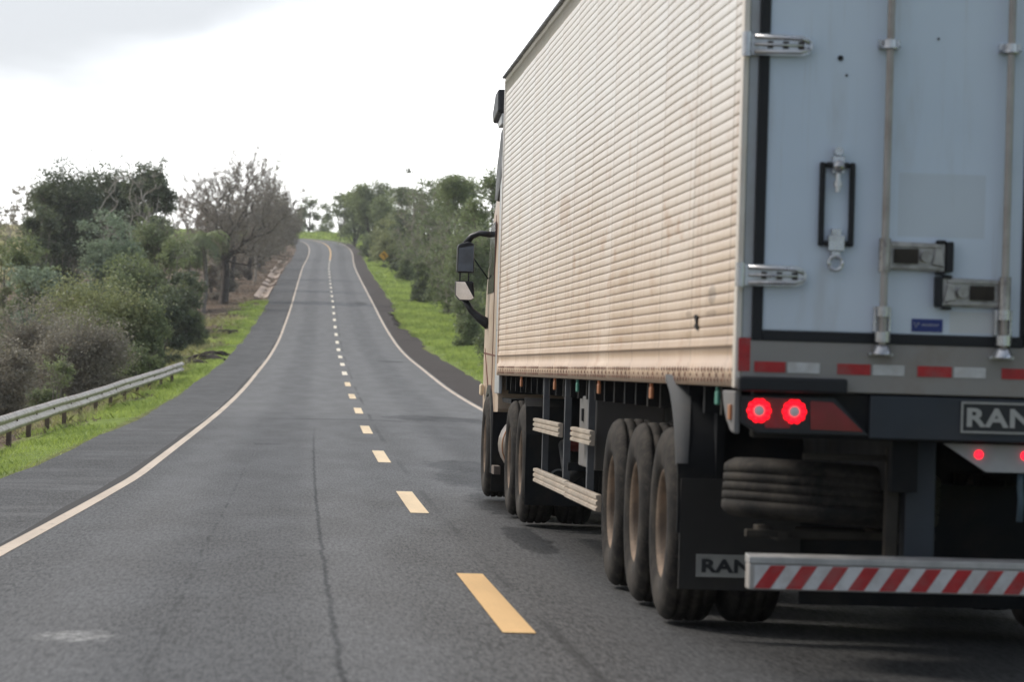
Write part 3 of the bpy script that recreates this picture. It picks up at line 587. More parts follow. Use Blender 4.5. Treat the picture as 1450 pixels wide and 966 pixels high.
# ------------------------------------------------------------------ grass and litter
def blades(name, n, yr, orange, hgt, wid, mat, mask=None, pw=1.0, tintf=None, lay=.5):
    y = yr[0] + (yr[1] - yr[0]) * RS.rand(n) ** pw; o = orange[0] + (orange[1] - orange[0]) * RS.rand(n)
    keep = np.ones(n, bool) if mask is None else mask(o, y); y = y[keep]; o = o[keep]; n = len(y)
    x = xc(y) + o; z = gz(x, y) - .03; sc = np.clip(y / 110, .8, 3.5); 
    a = RS.rand(n) * 2 * PI; h = hgt * np.clip(y / 90, .5, 1) * RS.uniform(.4, 1.3, n) * (.6 + .8 * (np.sin(o * 2.3 + y * .21) * np.sin(y * .57 + o) * .5 + .5)); w = wid * sc * RS.uniform(.6, 1.4, n)
    ax = np.stack([np.cos(a), np.sin(a), 0 * a], 1); le = RS.normal(0, lay, (n, 2)) * h[:, None]
    P = np.stack([x, y, z], 1); mid = P + np.column_stack([le * .35, h * .6]); top = P + np.column_stack([le, h])
    V = np.stack([P - ax * w[:, None], P + ax * w[:, None], mid + ax * w[:, None] * .7, top, mid - ax * w[:, None] * .7], 1).reshape(-1, 3)
    Fc = np.arange(5 * n).reshape(-1, 5)
    tn = np.clip(.5 + .25 * np.sin(y * .35 + o * 1.7) + .2 * np.sin(y * 1.3 - o * 3) + RS.normal(0, .15, n), 0, 1)
    ob = mesh_np(name, V, Fc, mat, None, {'tint': np.repeat(tn, 5)}); return tag(ob, kind='stuff')
def rsh(y): return np.interp(y, [60, 90, 130, 168, 186, 208, 235, 300, 420], [4.3, 4.4, 4.6, 4.4, 3.85, 3.85, 4.6, 4.7, 4.5])
def lsh(y): return np.interp(y, [15, 40, 95, 180], [-4.3, -4.35, -4.5, -4.88])
def nz2(o, y, s): return (np.sin(o * 1.9 * s + y * .43 * s) + np.sin(o * .8 * s - y * .91 * s + 2) + np.sin(y * .27 * s + 1.3) + np.sin(o * 3.1 * s + y * 1.7 * s)) / 4
tag(blades('verge_grass', 150000, (58, 240), (3.8, 10.5), .20, .010, LM['grass'], lambda o, y: (nz2(o, y, 1) > -.45) & (o > rsh(y) + .12 + .3 * (np.sin(y * .23) * np.sin(y * .71 + 1) + .3) * (1 + 0 * RS.rand(len(y))) + RS.exponential(.15, len(y)) - .1), .8), 'bright green grass bank along the right shoulder', 'grass')
tag(blades('verge_grass', 60000, (240, 560), (4.6, 11.0), .28, .014, LM['grass'], lambda o, y: nz2(o, y, .7) > -.3), 'green grass on the far right verge up to the bend', 'grass')
tag(blades('verge_grass', 90000, (30, 150), (-7.4, -4.3), .15, .009, LM['grass'], lambda o, y: (nz2(o, y, 1) > -.12 + (-o - 5.4) * .32) & (o < lsh(y) - .05 - RS.exponential(.12, len(y))), 1.0), 'patchy green grass between the guardrail and the left shoulder', 'grass')
tag(blades('verge_grass', 26000, (150, 232), (-7.0, -4.75), .2, .012, LM['grass'], lambda o, y: nz2(o, y, 1) > -.05 + (-o - 5.2) * .3), 'green grass along the left shoulder before the concrete gutter', 'grass')
tag(blades('hill_grass', 40000, (540, 640), (-40, 40), .45, .03, LM['grass'], lambda o, y: y > 556 + 0 * o), 'green grassy bank behind the bend', 'grass')
tag(blades('dry_litter', 60000, (60, 420), (-14, -5.3), .13, .014, LM['litter'], lambda o, y: nz2(o, y, .8) > -.3, 1, lay=1.2), 'brown dry leaves and stalks under the left trees', 'leaf litter')
tag(blades('dry_grass', 16000, (60, 200), (-9.5, -5.6), .35, .009, LM['grassy'], lambda o, y: nz2(o + 3, y, .6) > .15, 1, lay=.7), 'yellowed dry grass at the foot of the left bushes', 'grass')

# concrete gutter slabs
CONC = simple('gutter_concrete', (.46, .37, .31), .85, var=.2, sc=3, dirt=(.2, .15, .12), dsc=1.5, spec=.2)
for i, (s0, s1, o1, tl) in enumerate([(240, 270, -4.95, 0), (277, 284, -5.0, .02), (288, 296, -4.95, -.02), (304, 322, -5.0, 0), (326, 334, -5.1, .03), (338, 352, -5.0, -.02), (374, 388, -5.1, 0)]):
    b = MB(); ys = np.linspace(s0, s1, 4)
    for a, c_ in zip(ys[:-1], ys[1:]):
        xs = [(-1.05, .10), (-.8, .05), (-.55, -.06), (-.25, -.06), (0, .05)]
        for (p, zp), (q, zq) in zip(xs[:-1], xs[1:]):
            def PT(o, y, z): return (float(xc(y)) + o1 + o, y, float(zr(y)) - .05 + z + tl)
            vs = [PT(p, a, zp), PT(q, a, zq), PT(q, c_, zq), PT(p, c_, zp)]; vs += [(v_[0], v_[1], v_[2] - .12) for v_ in vs]
            b.add(vs, [(0, 1, 2, 3), (7, 6, 5, 4), (0, 4, 5, 1), (1, 5, 6, 2), (2, 6, 7, 3), (3, 7, 4, 0)])
    tag(b.build('gutter_slab', CONC), ['long nearest concrete gutter slab beside the left shoulder', 'short gutter slab just beyond the longest slab', 'second short gutter slab beyond the longest slab', 'middle concrete gutter slab under the bare trees', 'small tilted gutter slab beyond the middle slab', 'concrete gutter slab second from the bend', 'last concrete gutter slab nearest the bend'][i], 'gutter', 'concrete gutter slabs along the left shoulder')

# dark rocks / logs on the left verge
ROCK = simple('rock', (.06, .05, .045), .9, var=.5, sc=5, spec=.2)
for i, (px, py, d, s) in enumerate([(292, 508, 126, .35), (276, 511, 120, .3), (323, 470, 172, .32), (306, 500, 134, .28)]):
    p = at_px(px, py, d); bm = bmesh.new(); bmesh.ops.create_icosphere(bm, subdivisions=3, radius=1)
    for v_ in bm.verts:
        k = 1 + .3 * math.sin(v_.co.x * 5 + i) * math.sin(v_.co.y * 4 + i * 2) + .12 * math.sin(v_.co.z * 11); v_.co = Vector((v_.co.x * s * 1.9 * k, v_.co.y * s * k, v_.co.z * s * .6 * k))
    me = bpy.data.meshes.new('rock'); bm.to_mesh(me); bm.free(); me.materials.append(ROCK); o = link(bpy.data.objects.new('rock', me)); o.location = (p[0], p[1], float(gz(p[0], p[1])) + .08)
    tag(o, ['dark flat rock on the dirt beyond the guardrail end', 'dark low rock nearest the guardrail end', 'dark stump-like rock in the bright grass of the left verge', 'small dark rock between the flat rock and the bright grass'][i], 'rock', 'rocks on the left verge')

# ------------------------------------------------------------------ guardrail
GALV = simple('galvanised_steel', (.46, .43, .40), .5, .5, var=.2, sc=3, dirt=(.20, .15, .11), dsc=2.5, damt=.7)
GPOST = simple('post_steel', (.16, .12, .10), .8, .2, var=.3, sc=6, spec=.3)
gp = [(20, -4.0, .40), (36, -4.35, .33), (52, -4.77, .32), (62, -4.72, .43), (74, -4.45, .64), (86, -4.0, .93), (94, -3.65, 1.14), (100, -3.36, 1.31)]
gp = spline(np.array([(x, y, z) for y, x, z in gp], float), 1.0)
gr = empty('guardrail', (gp[0][0], gp[0][1], float(gz(gp[0][0], gp[0][1]))), 'weathered steel guardrail on short posts along the left verge', 'guardrail')
off = np.array(gr.location)
prof = [(0, 0), (.03, -.01), (.075, -.05), (.075, -.095), (.01, -.14), (.01, -.17), (.075, -.215), (.075, -.26), (.03, -.30), (0, -.31)]
b = MB(); vs = []; nP = len(prof)
for i, p in enumerate(gp):
    wz = .006 * math.sin(i * .33)
    for (u_, z_) in prof: vs.append((p[0] + u_ - off[0] + .01 * math.sin(i * .8), p[1] - off[1], p[2] + z_ + wz - off[2]))
b.add(vs, [(i * nP + k, i * nP + k + 1, (i + 1) * nP + k + 1, (i + 1) * nP + k) for i in range(len(gp) - 1) for k in range(nP - 1)], True)
ob = b.build('rail', GALV, gr); sm = ob.modifiers.new('s', 'SOLIDIFY'); sm.thickness = .006
yy = 22
while yy < 100:
    x = float(np.interp(yy, gp[:, 1], gp[:, 0])); zt = float(np.interp(yy, gp[:, 1], gp[:, 2])); g_ = float(gz(x - .12, yy)) - .3
    b = MB(); b.box(-.14, -.07, -.06, .06, g_ - off[2], zt - .03 - off[2]); b.box(-.07, .015, -.05, .05, zt - .24 - off[2], zt - .08 - off[2]); b.box(-.16, -.14, -.07, .07, g_ - off[2], zt - .05 - off[2])
    b.cyl((.02, 0, zt - .155 - off[2]), .02, -.01, .02, 'x', 8)
    o = b.build('post', GPOST, gr); o.location = (x - off[0], yy - off[1], 0); yy += 3.8

# ------------------------------------------------------------------ curve warning sign
p = at_px(543.5, 362, 352); g_ = float(gz(p[0], p[1])); cz = p[2] - g_
sg = empty('road_sign', (p[0], p[1], g_ - .2), 'yellow diamond curve warning sign on the right verge', 'sign')
YEL = simple('sign_yellow', (.70, .36, .035), .5, var=.1, sc=4); BLK = simple('sign_black', (.12, .05, .012), .5, var=.1)
h = .55; cz += .2
MB().prism([(0, cz - h), (h, cz), (0, cz + h), (-h, cz)], 'y', -.01, .01).build('sign_plate', YEL, sg)
ar = MB()
for a_, b_ in (((.16, -.26), (.16, .0)), ((.16, 0), (-.05, .16))):
    dx, dz = b_[0] - a_[0], b_[1] - a_[1]; L_ = math.hypot(dx, dz); nx, nz_ = -dz / L_ * .05, dx / L_ * .05
    ar.prism([(a_[0] - nx, cz + a_[1] - nz_), (b_[0] - nx, cz + b_[1] - nz_), (b_[0] + nx, cz + b_[1] + nz_), (a_[0] + nx, cz + a_[1] + nz_)], 'y', -.018, -.012)
ar.prism([(-.24, cz + .18), (-.02, cz + .02), (.02, cz + .28)], 'y', -.022, -.0125).build('arrow', BLK, sg)
MB().box(-.04, .04, .012, .09, 0, cz + .3).build('post', GPOST, sg)

# ------------------------------------------------------------------ thin haze in the air
hz = NT('haze_air'); hz.t.nodes.remove(hz.p); pv = hz.n('ShaderNodeVolumePrincipled'); pv.inputs['Color'].default_value = (.93, .95, .97, 1); pv.inputs['Density'].default_value = HAZE
pv.inputs['Anisotropy'].default_value = .2; hz.l(pv.outputs[0], hz.out.inputs['Volume'])
hb = MB(); hb.box(-860, 860, -140, 1360, -8, 45); hob = hb.build('haze', hz.m); tag(hob, 'thin pale haze over the far trees', 'haze', kind='stuff')
# ------------------------------------------------------------------ semi-trailer truck
TX, TY0 = 3.32, 13.97
truck = empty('semi_truck', (TX, TY0, 0), 'white box semi-trailer truck with ribbed, dust-stained side driving up the right lane, brake lights lit', 'truck')
W2 = 1.30; LEN = 16.3; ZB, ZT = 1.28, 4.16; PERIOD = .0511; ZC0 = 1.512
def emis(name, c, e):
    t = NT(name); t.set(t.p.inputs['Emission Color'], c); t.p.inputs['Emission Strength'].default_value = e; return t.fin(c, .4)
# painted ribbed aluminium, with tan road dirt thrown up over the lower half
t = NT('side_paint'); oc = t.co(); s = t.sep(oc); z = s[2]; y = s[1]
big = t.noise(t.mapn(oc, (1, .35, .5)), 1.2, 6, .6); streak = t.noise(t.mapn(oc, (1, 7, .22)), 1.6, 6, .65); fin_ = t.noise(oc, 22, 4, .7)
zz = t.math('ADD', z, t.math('MULTIPLY_ADD', big, 1.7, -.85)); zz = t.math('ADD', zz, t.math('MULTIPLY_ADD', streak, .9, -.45))
d1 = t.mr(zz, 3.25, 1.35, 0, 1); c = t.mix(t.math('MULTIPLY', d1, .74), (.90, .89, .87), (.70, .50, .325))
c = t.mix(t.math('MULTIPLY', t.mr(streak, .50, .68, 0, .62), t.mr(z, 3.8, 2.0, .12, 1)), c, (.50, .31, .18)); c = t.mix(t.mr(fin_, .45, .75, 0, .22), c, (.50, .38, .28))
d2 = t.mr(zz, 1.75, 1.25, 0, .55); c = t.mix(d2, c, (.46, .30, .19))
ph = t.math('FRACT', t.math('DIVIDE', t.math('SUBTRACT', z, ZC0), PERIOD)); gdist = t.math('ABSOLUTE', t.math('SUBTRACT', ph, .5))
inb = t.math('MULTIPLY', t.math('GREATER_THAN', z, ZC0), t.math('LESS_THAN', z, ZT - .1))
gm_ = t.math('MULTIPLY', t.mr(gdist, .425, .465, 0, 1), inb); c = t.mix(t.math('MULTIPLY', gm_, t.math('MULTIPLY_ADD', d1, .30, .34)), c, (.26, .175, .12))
lowln = t.mr(t.math('ABSOLUTE', t.math('SUBTRACT', z, 1.4665)), .008, .003, 0, .6); c = t.mix(lowln, c, (.22, .13, .085))
blot = t.noise(t.mapn(oc, (1, .9, 1.6)), 2.2, 7, .7); c = t.mix(t.math('MULTIPLY', t.mr(blot, .54, .70, 0, .7), t.mr(z, 3.4, 1.7, .1, 1)), c, (.48, .28, .155))
def mark(cy_, cz_, wy, wz_, amt, colr):
    global c
    dy_ = t.math('DIVIDE', t.math('SUBTRACT', y, cy_), wy); dz_ = t.math('DIVIDE', t.math('SUBTRACT', z, cz_), wz_)
    q = t.math('ADD', t.math('MULTIPLY', dy_, dy_), t.math('MULTIPLY', dz_, dz_)); q = t.math('ADD', q, t.math('MULTIPLY_ADD', t.noise(oc, 16, 5, .7), 1.8, -.9)); c = t.mix(t.mr(q, 1.1, .5, 0, amt), c, colr)
mark(1.08, 1.72, .16, .055, .55, (.24, .20, .17)); mark(1.10, 1.63, .20, .02, .5, (.3, .22, .17)); mark(1.95, 1.64, .12, .018, .5, (.3, .22, .17)); mark(1.90, 1.53, .13, .035, .4, (.42, .28, .17)); mark(9.4, 2.55, .5, .12, .35, (.5, .32, .2)); mark(5.1, 1.9, .3, .08, .3, (.5, .32, .2))
# vertical sheet laps: step shade painted as a thin line, with brown grime
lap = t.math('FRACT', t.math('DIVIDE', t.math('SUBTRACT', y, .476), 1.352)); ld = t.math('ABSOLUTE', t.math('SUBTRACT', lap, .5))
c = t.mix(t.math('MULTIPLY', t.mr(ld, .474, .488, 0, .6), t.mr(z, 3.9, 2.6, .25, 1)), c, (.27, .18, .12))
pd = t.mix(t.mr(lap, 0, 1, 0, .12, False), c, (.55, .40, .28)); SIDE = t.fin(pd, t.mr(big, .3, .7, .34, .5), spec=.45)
FRAME = simple('frame_paint', (.30, .285, .27), .55, var=.12, sc=3, dirt=(.22, .18, .15), dsc=3, damt=.6)
SILV = simple('brushed_aluminium', (.42, .43, .45), .38, .5, var=.12, sc=5, dirt=(.3, .27, .24), dsc=3, damt=.4)
t = NT('door_paint'); oc = t.co(); n1 = t.noise(oc, 1.1, 5, .55); n2 = t.noise(t.mapn(oc, (3, 1, .5)), 2, 6, .6); s = t.sep(oc)
c = t.mix(t.mr(n1, .3, .7), (.61, .705, .83), (.68, .77, .89)); c = t.mix(t.mr(n2, .52, .75, 0, .4), c, (.45, .46, .47)); run = t.noise(t.mapn(oc, (14, 1, .35)), 1.3, 6, .7); c = t.mix(t.mr(run, .58, .72, 0, .28), c, (.42, .40, .37)); spk = t.noise(oc, 30, 5, .75); c = t.mix(t.mr(spk, .68, .74, 0, .5), c, (.2, .18, .17)); c = t.mix(t.mr(s[2], 2.2, 1.5, 0, .25), c, (.62, .62, .62))
def rect(cx_, cz_, wx, wz):
    a = t.mr(t.math('ABSOLUTE', t.math('SUBTRACT', s[0], cx_)), wx, wx - .012); b_ = t.mr(t.math('ABSOLUTE', t.math('SUBTRACT', s[2], cz_)), wz, wz - .012); return t.math('MULTIPLY', a, b_)
c = t.mix(t.math('MULTIPLY', rect(-.394, 2.125,   .205, .15), .30), c, (.47, .485, .475))
c = t.mix(t.math('MULTIPLY', rect(-.23, 1.60, .12, .055), .5), c, (.60, .57, .50))
DOOR = t.fin(c, .5, spec=.3)
RUB = simple('rubber_black', (.018, .019, .022), .6, var=.2, spec=.35)
CHS = simple('chassis_black', (.009, .010, .012), .7, var=.4, sc=4, dirt=(.028, .024, .02), dsc=3, damt=.7, spec=.2)
CHD = simple('chassis_dusty', (.04, .035, .03), .85, var=.4, sc=5, dirt=(.08, .065, .05), dsc=3, damt=.7, spec=.2)
STEEL = simple('stainless_steel', (.62, .62, .64), .28, .85, var=.15, sc=8, dirt=(.22, .19, .17), dsc=6, damt=.5)
RODM = simple('rod_steel', (.40, .37, .35), .42, .6, var=.15, sc=4, dirt=(.25, .2, .17), dsc=5, damt=.5)
HNDM = simple('handle_steel', (.42, .40, .385), .36, .6, var=.2, sc=9, dirt=(.12, .10, .085), dsc=14, damt=.6)
t = NT('tyre_rubber'); oc = t.co(); n1 = t.noise(oc, 4, 6, .65); n2 = t.noise(oc, 26, 4, .7)
c = t.mix(t.mr(n1, .35, .7), (.011, .0105, .0105), (.058, .050, .042)); c = t.mix(t.mr(n2, .45, .8, 0, .3), c, (.12, .10, .08)); TYRE = t.fin(c, .85, spec=.25)
RIM = simple('rim_dusty', (.17, .13, .10), .75, .2, var=.35, sc=6, dirt=(.30, .22, .16), dsc=4, damt=.8, spec=.3)
RED = simple('reflective_red', (.42, .015, .018), .4, var=.15, sc=20, dirt=(.30, .12, .11), dsc=9, damt=.5)
WHT = simple('reflective_white', (.60, .60, .60), .45, var=.08, sc=20, dirt=(.36, .32, .29), dsc=8, damt=.5)
BLU = simple('sticker_blue', (.02, .035, .18), .4, var=.1); PLATE = simple('plate_white', (.42, .42, .42), .6, var=.1, dirt=(.25, .22, .2), damt=.5)
LENS = simple('lens_red', (.26, .006, .014), .22, var=.3, sc=3, spec=.6); GREYL = emis('led_centre', (.42, .42, .44), .12)
LED = emis('brake_led', (1.0, .004, .014), 1.35); LEDC = emis('small_led', (1.0, .012, .03), 1.4)
AMB = emis('amber_marker', (.36, .14, .06), .04); GRN = simple('green_hose', (.05, .20, .15), .5)
GOOD_R = simple('steel_beam_blue', (.030, .037, .048), .6, .1, var=.2, sc=3, dirt=(.05, .05, .055), dsc=2, damt=.6)
TOOLB = simple('toolbox_grey', (.17, .165, .165), .6, var=.15, sc=4, dirt=(.14, .12, .10), damt=.6)
GUARD = simple('guard_aluminium', (.50, .43, .35), .5, .25, var=.12, sc=4, dirt=(.36, .27, .2), dsc=3, damt=.5)
CAB = simple('cab_paint', (.55, .44, .34), .4, var=.12, sc=1.5, dirt=(.34, .22, .14), dsc=1.2, damt=.6)
CABS = simple('cab_fairing', (.50, .52, .54), .35, .1, var=.08, sc=3)
FENDER = simple('fender_grey', (.075, .078, .082), .7, var=.2, sc=4, dirt=(.12, .105, .09), damt=.6, spec=.3)
CABD = simple('cab_black_plastic', (.014, .016, .02), .4, var=.2); GLASS = simple('window_glass', (.02, .025, .03), .08, var=.1, spec=.8)

# --- cargo body
def ribbed(side):
    prof = []; z = ZB
    prof += [(0.0, ZB), (.010, ZB), (.010, ZB + .112), (0.0, ZB + .118), (0.0, ZB + .182), (.007, ZB + .186), (.007, ZB + .196), (.0015, ZC0 - .012), (.0015, ZC0)]
    nR = int((ZT - .10 - ZC0) / PERIOD)
    for i in range(nR):
        for f, oo in ((.04, -.0030), (.08, .0002), (.28, .0020), (.55, .0026), (.82, .0022), (.94, .0012), (.98, -.0012), (1.0, -.0038)): prof.append((oo, ZC0 + PERIOD * (i + f)))
    zt = ZC0 + PERIOD * nR; prof += [(.004, zt + .004), (.004, ZT - .05), (.014, ZT - .05), (.014, ZT)]
    P = np.array(prof); nP = len(P)
    seams = [.06] + [.476 + 1.352 * k for k in range(12)] + [LEN]; V = []; Fc = []; rs = np.random.RandomState(3)
    for k in range(len(seams) - 1):
        a, b_ = seams[k], seams[k + 1]; m_ = max(2, int((b_ - a) / .17)); ys = np.linspace(a, b_, m_); ph = rs.uniform(0, 6)
        base = len(V); lapo = 0
        for i, yy in enumerate(ys):
            bow = .004 * math.sin(PI * i / (m_ - 1)) * math.sin(ph)
            for (o, zz) in P: V.append((side * (W2 - .02 + o + .0035 * i / (m_ - 1) + bow * math.sin(zz * 2.1 + ph)), yy, zz))
        Fc += [(base + i * nP + q, base + i * nP + q + 1, base + (i + 1) * nP + q + 1, base + (i + 1) * nP + q) for i in range(m_ - 1) for q in range(nP - 1)]
    Fc = np.array(Fc)
    if side > 0: Fc = Fc[:, ::-1]
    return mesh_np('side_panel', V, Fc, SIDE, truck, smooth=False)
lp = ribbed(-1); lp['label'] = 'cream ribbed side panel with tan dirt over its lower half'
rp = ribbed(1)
b = MB(); b.prism([(1.52, 1.555), (1.60, 1.56), (1.64, 1.575), (1.59, 1.59), (1.63, 1.61), (1.66, 1.625), (1.60, 1.632), (1.54, 1.62), (1.55, 1.59)], 'x', -W2 + .008, -W2 + .016); b.build('torn_hole', simple('hole_dark', (.01, .008, .008), .9), lp)
b = MB(); b.box(-W2 + .03, W2 - .03, .09, LEN, ZT - .03, ZT - .005); b.build('roof', SILV, truck)
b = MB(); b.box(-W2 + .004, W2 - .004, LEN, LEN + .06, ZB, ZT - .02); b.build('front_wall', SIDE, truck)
b = MB(); b.box(-W2 + .05, W2 - .05, .12, LEN - .01, ZB - .0, ZB + .06); b.build('floor', CHS, truck)
for sgn in (-1, 1):
    b = MB(); b.box(sgn * W2 - .025, sgn * W2 + .012, .03, LEN + .02, ZT, ZT + .018); b.build('roof_rail', CABD, truck)
# rivet rows on the lower rail
rv = MB()
yy = .25
while yy < LEN - .1:
    for j, (dy, dz) in enumerate(((0, .028), (.055, .052), (.0, .078), (.11, .028), (.11, .078))):
        c0 = (-W2 + .010 - .001, yy + dy, ZB + dz); n = 6; r = .016
        vs = [(c0[0] - .008, c0[1], c0[2])] + [(c0[0] + .001, c0[1] + r * math.cos(2 * PI * k / n), c0[2] + r * math.sin(2 * PI * k / n)) for k in range(n)]
        rv.add(vs, [(0, 1 + k, 1 + (k + 1) % n) for k in range(n)], True)
    yy += .235
rv.build('rivet_row', simple('rivet_dirty', (.16, .085, .06), .8, var=.3), lp)['kind'] = 'stuff'
# corner capping
CAP = simple('corner_cap', (.74, .68, .61), .42, .15, var=.08, sc=3, dirt=(.55, .42, .32), dsc=2, damt=.5)
for sgn in (-1, 1):
    b = MB(); x0, x1 = sorted((sgn * (W2 - .012), sgn * (W2 + .016))); b.box(x0, x1, .0, .085, ZB - .005, ZT + .01); b.build('corner_post', CAP, truck, .006)
    x0, x1 = sorted((sgn * (W2 - .075), sgn * (W2 - .013))); b = MB(); b.box(x0, x1, .012, .09, 1.50, ZT - .01); b.build('door_jamb', SILV, truck, .004)
b = MB(); b.box(-W2 + .013, W2 - .013, .012, .10, ZT - .07, ZT + .005); b.build('header', SILV, truck, .004)
# rear sill with reflective tape
sill = MB(); sill.box(-W2 + .013, W2 - .013, -.005, .12, ZB - .012, 1.495)
sill = sill.build('rear_sill', FRAME, truck, .006)
xx = -1.228; k = 0
for x0, x1, mt in ((-1.228, -1.087, RED), (-1.077, -.931, WHT), (-.851, -.700, RED), (-.690, -.545, WHT), (-.485, -.329, RED), (-.319, -.173, WHT), (-.100, .05, RED), (.06, .21, WHT), (.29, .44, RED), (.45, .6, WHT), (.68, .83, RED), (.84, .99, WHT), (1.03, 1.18, RED)):
    z0 = 1.350; b = MB(); b.box(x0, x1, -.0085, -.0055, z0, z0 + .048); b.build('reflective_tape', mt, sill)
b = MB(); b.box(-W2 - .001, -W2 + .052, -.006, -.001, 1.352, 1.502); b.build('reflective_tape', RED, truck)
b = MB(); b.box(W2 - .052, W2 + .001, -.006, -.001, 1.352, 1.502); b.build('reflective_tape', RED, truck)
for sgn in (-1, 1):
    x0, x1 = sorted((sgn * 1.305, sgn * .812)); b = MB(); b.box(x0, x1, -.075, -.006, 1.262, 1.330); b.build('bump_stop', RUB, truck, .012)

# doors (two leaves) with black rubber gasket, hinges, rods, handles
def door(sgn):
    x0, x1 = sorted((sgn * 1.205, sgn * .006))
    b = MB(); b.box(x0, x1, .0, .06, 1.535, ZT - .11); d = b.build('rear_door', DOOR, truck, .01)
    g0, g1 = sorted((sgn * 1.243, sgn * .002)); g = MB()
    g.box(g0, g1, .012, .055, 1.490, 1.542) if False else None
    e0, e1 = sorted((sgn * 1.243, sgn * 1.196)); g.box(e0, e1, -.010, .05, 1.492, ZT - .075)
    f0, f1 = sorted((sgn * 1.1955, sgn * .004)); g.box(f0, f1, -.010, .05, 1.492, 1.540); g.box(f0, f1, -.010, .05, ZT - .115, ZT - .0755)
    i0, i1 = sorted((sgn * .0035, sgn * .022)); g.box(i0, i1, -.0095, .05, 1.5405, ZT - .1155)
    g.build('gasket', RUB, d, .004)
    for hz in (3.86, 2.823, 1.785):
        h = MB(); X = lambda q: sgn * q
        pts = [(X(1.20), hz + .048), (X(1.06), hz + .046)] + [(X(1.06 - .055 * math.sin(a)), hz + .046 * math.cos(a)) for a in np.linspace(.3, PI - .3, 7)] + [(X(1.06), hz - .046), (X(1.20), hz - .048)]
        if hz < 3: pass
        h.prism([(X(1.318), hz + .047)] + pts + [(X(1.318), hz - .047)], 'y', -.034, -.012)
        for dz in (.034, -.034): h.tube([(X(1.27), -.04, hz + dz), (X(1.06), -.04, hz + dz * .9), (X(1.02), -.036, hz + dz * .4)], .010, 8)
        h.tube([(X(1.27), -.038, hz), (X(1.05), -.038, hz)], .008, 8)
        h.cyl((X(1.306), -.03, hz), .022, -.055, .055, 'z', 14)
        h.build('hinge', STEEL, d)
        if hz < 3.5:
            h = MB()
            for q in (1.20, 1.13, 1.06): h.prism([(X(q) - .012, hz - .016), (X(q) + .012, hz - .016), (X(q) + .012, hz + .016), (X(q) - .012, hz + .016)], 'y', -.044, -.0345)
            h.build('hinge_bolt', CHD, d)
    for rx, hz, hd in ((.658, 1.892, -1), (.106, 1.735, 1)):
        rx = sgn * rx; dirn = -sgn * hd if False else (hd * sgn)  # where the handle points
        r = MB(); r.cyl((rx, -.052, 0), .0175, 1.46, ZT - .04, 'z', 14); rod = r.build('lock_rod', RODM, d)
        for bz in (2.845, 3.55, 2.36 if False else 3.98):
            k_ = MB(); k_.cyl((rx, -.052, bz), .030, -.018, .018, 'z', 14); k_.box(rx - .048, rx + .048, -.022, -.003, bz - .022, bz + .022)
            k_.tube([(rx - .045, -.03, bz - .012), (rx - .02, -.075, bz - .02), (rx + .02, -.075, bz - .02), (rx + .045, -.03, bz - .012)], .007, 6); k_.build('rod_bracket', STEEL, d)
        k_ = MB()
        # cam keeper over the sill
        k_.box(rx - .040, rx + .040, -.030, -.003, 1.545, 1.66)
        k_.cyl((rx, -.052, 0), .029, 1.615, 1.66, 'z', 14); k_.cyl((rx, -.052, 0), .036, 1.50, 1.545, 'z', 14)
        for q in (-.032, .032): k_.cyl((rx + q, -.034, 0), .008, 1.55, 1.66, 'z', 8)
        k_.lathe([(.0001, .04), (.03, .036), (.042, .012), (.048, -.008), (.0001, -.012)], (rx, -.040, 1.452), 'z', 18)
        k_.box(rx - .055, rx + .055, -.03, -.0055, 1.438, 1.452)
        k_.build('rod_keeper', STEEL, d, .002)
        # pan handle
        hs = 1 if hd < 0 else -1; hs *= -1 if sgn < 0 else 1; hs = -hs if sgn > 0 else hs
        hs = (1 if hd < 0 else -1) if sgn < 0 else (-1 if hd < 0 else 1)
        hs = hs if sgn > 0 else hs
        L_ = .30; hh = MB(); A = rx; B = rx + hs * L_
        a0, a1 = sorted((A, B - hs * .02))
        hh.prism([(a0, hz - .062), (a1, hz - .066), (a1, hz + .060), (a0, hz + .066)], 'y', -.030, -.0035)
        hh.box(a0 + .02, a1 - .02, -.040, -.0305, hz + .040, hz + .056); hh.box(a0 + .02, a1 - .02, -.040, -.0305, hz - .058, hz - .042)
        hh.cyl((rx, -.052, 0), .027, hz - .075, hz + .075, 'z', 12)
        bx = rx + hs * .19; hh.cyl((bx, 0, hz), .026, -.058, -.031, 'y', 12)
        hh.prism([(bx + hs * .03, hz - .035), (bx + hs * .085, hz - .045), (bx + hs * .07, hz + .035), (bx + hs * .045, hz + .04)], 'y', -.048, -.0305)
        hnd = hh.build('door_handle', HNDM, d, .003)
        hh = MB(); c0, c1 = sorted((rx + hs * .045, rx + hs * .155)); hh.box(c0, c1, -.046, -.0405, hz - .034, hz + .032); hh.build('handle_recess', CHD, d)
        g = MB(); q0, q1 = sorted((B - hs * .018, B + hs * .016)); g.box(q0, q1, -.050, -.004, hz - .068, hz + .070)
        q0, q1 = sorted((B - hs * .0181, B - hs * .062)); g.box(q0, q1, -.046, -.004, hz + .0605, hz + .076); g.box(q0, q1, -.046, -.004, hz - .080, hz - .0665)
        g.build('handle_grip', RUB, d, .010)
    return d
dl = door(-1); dr = door(1)
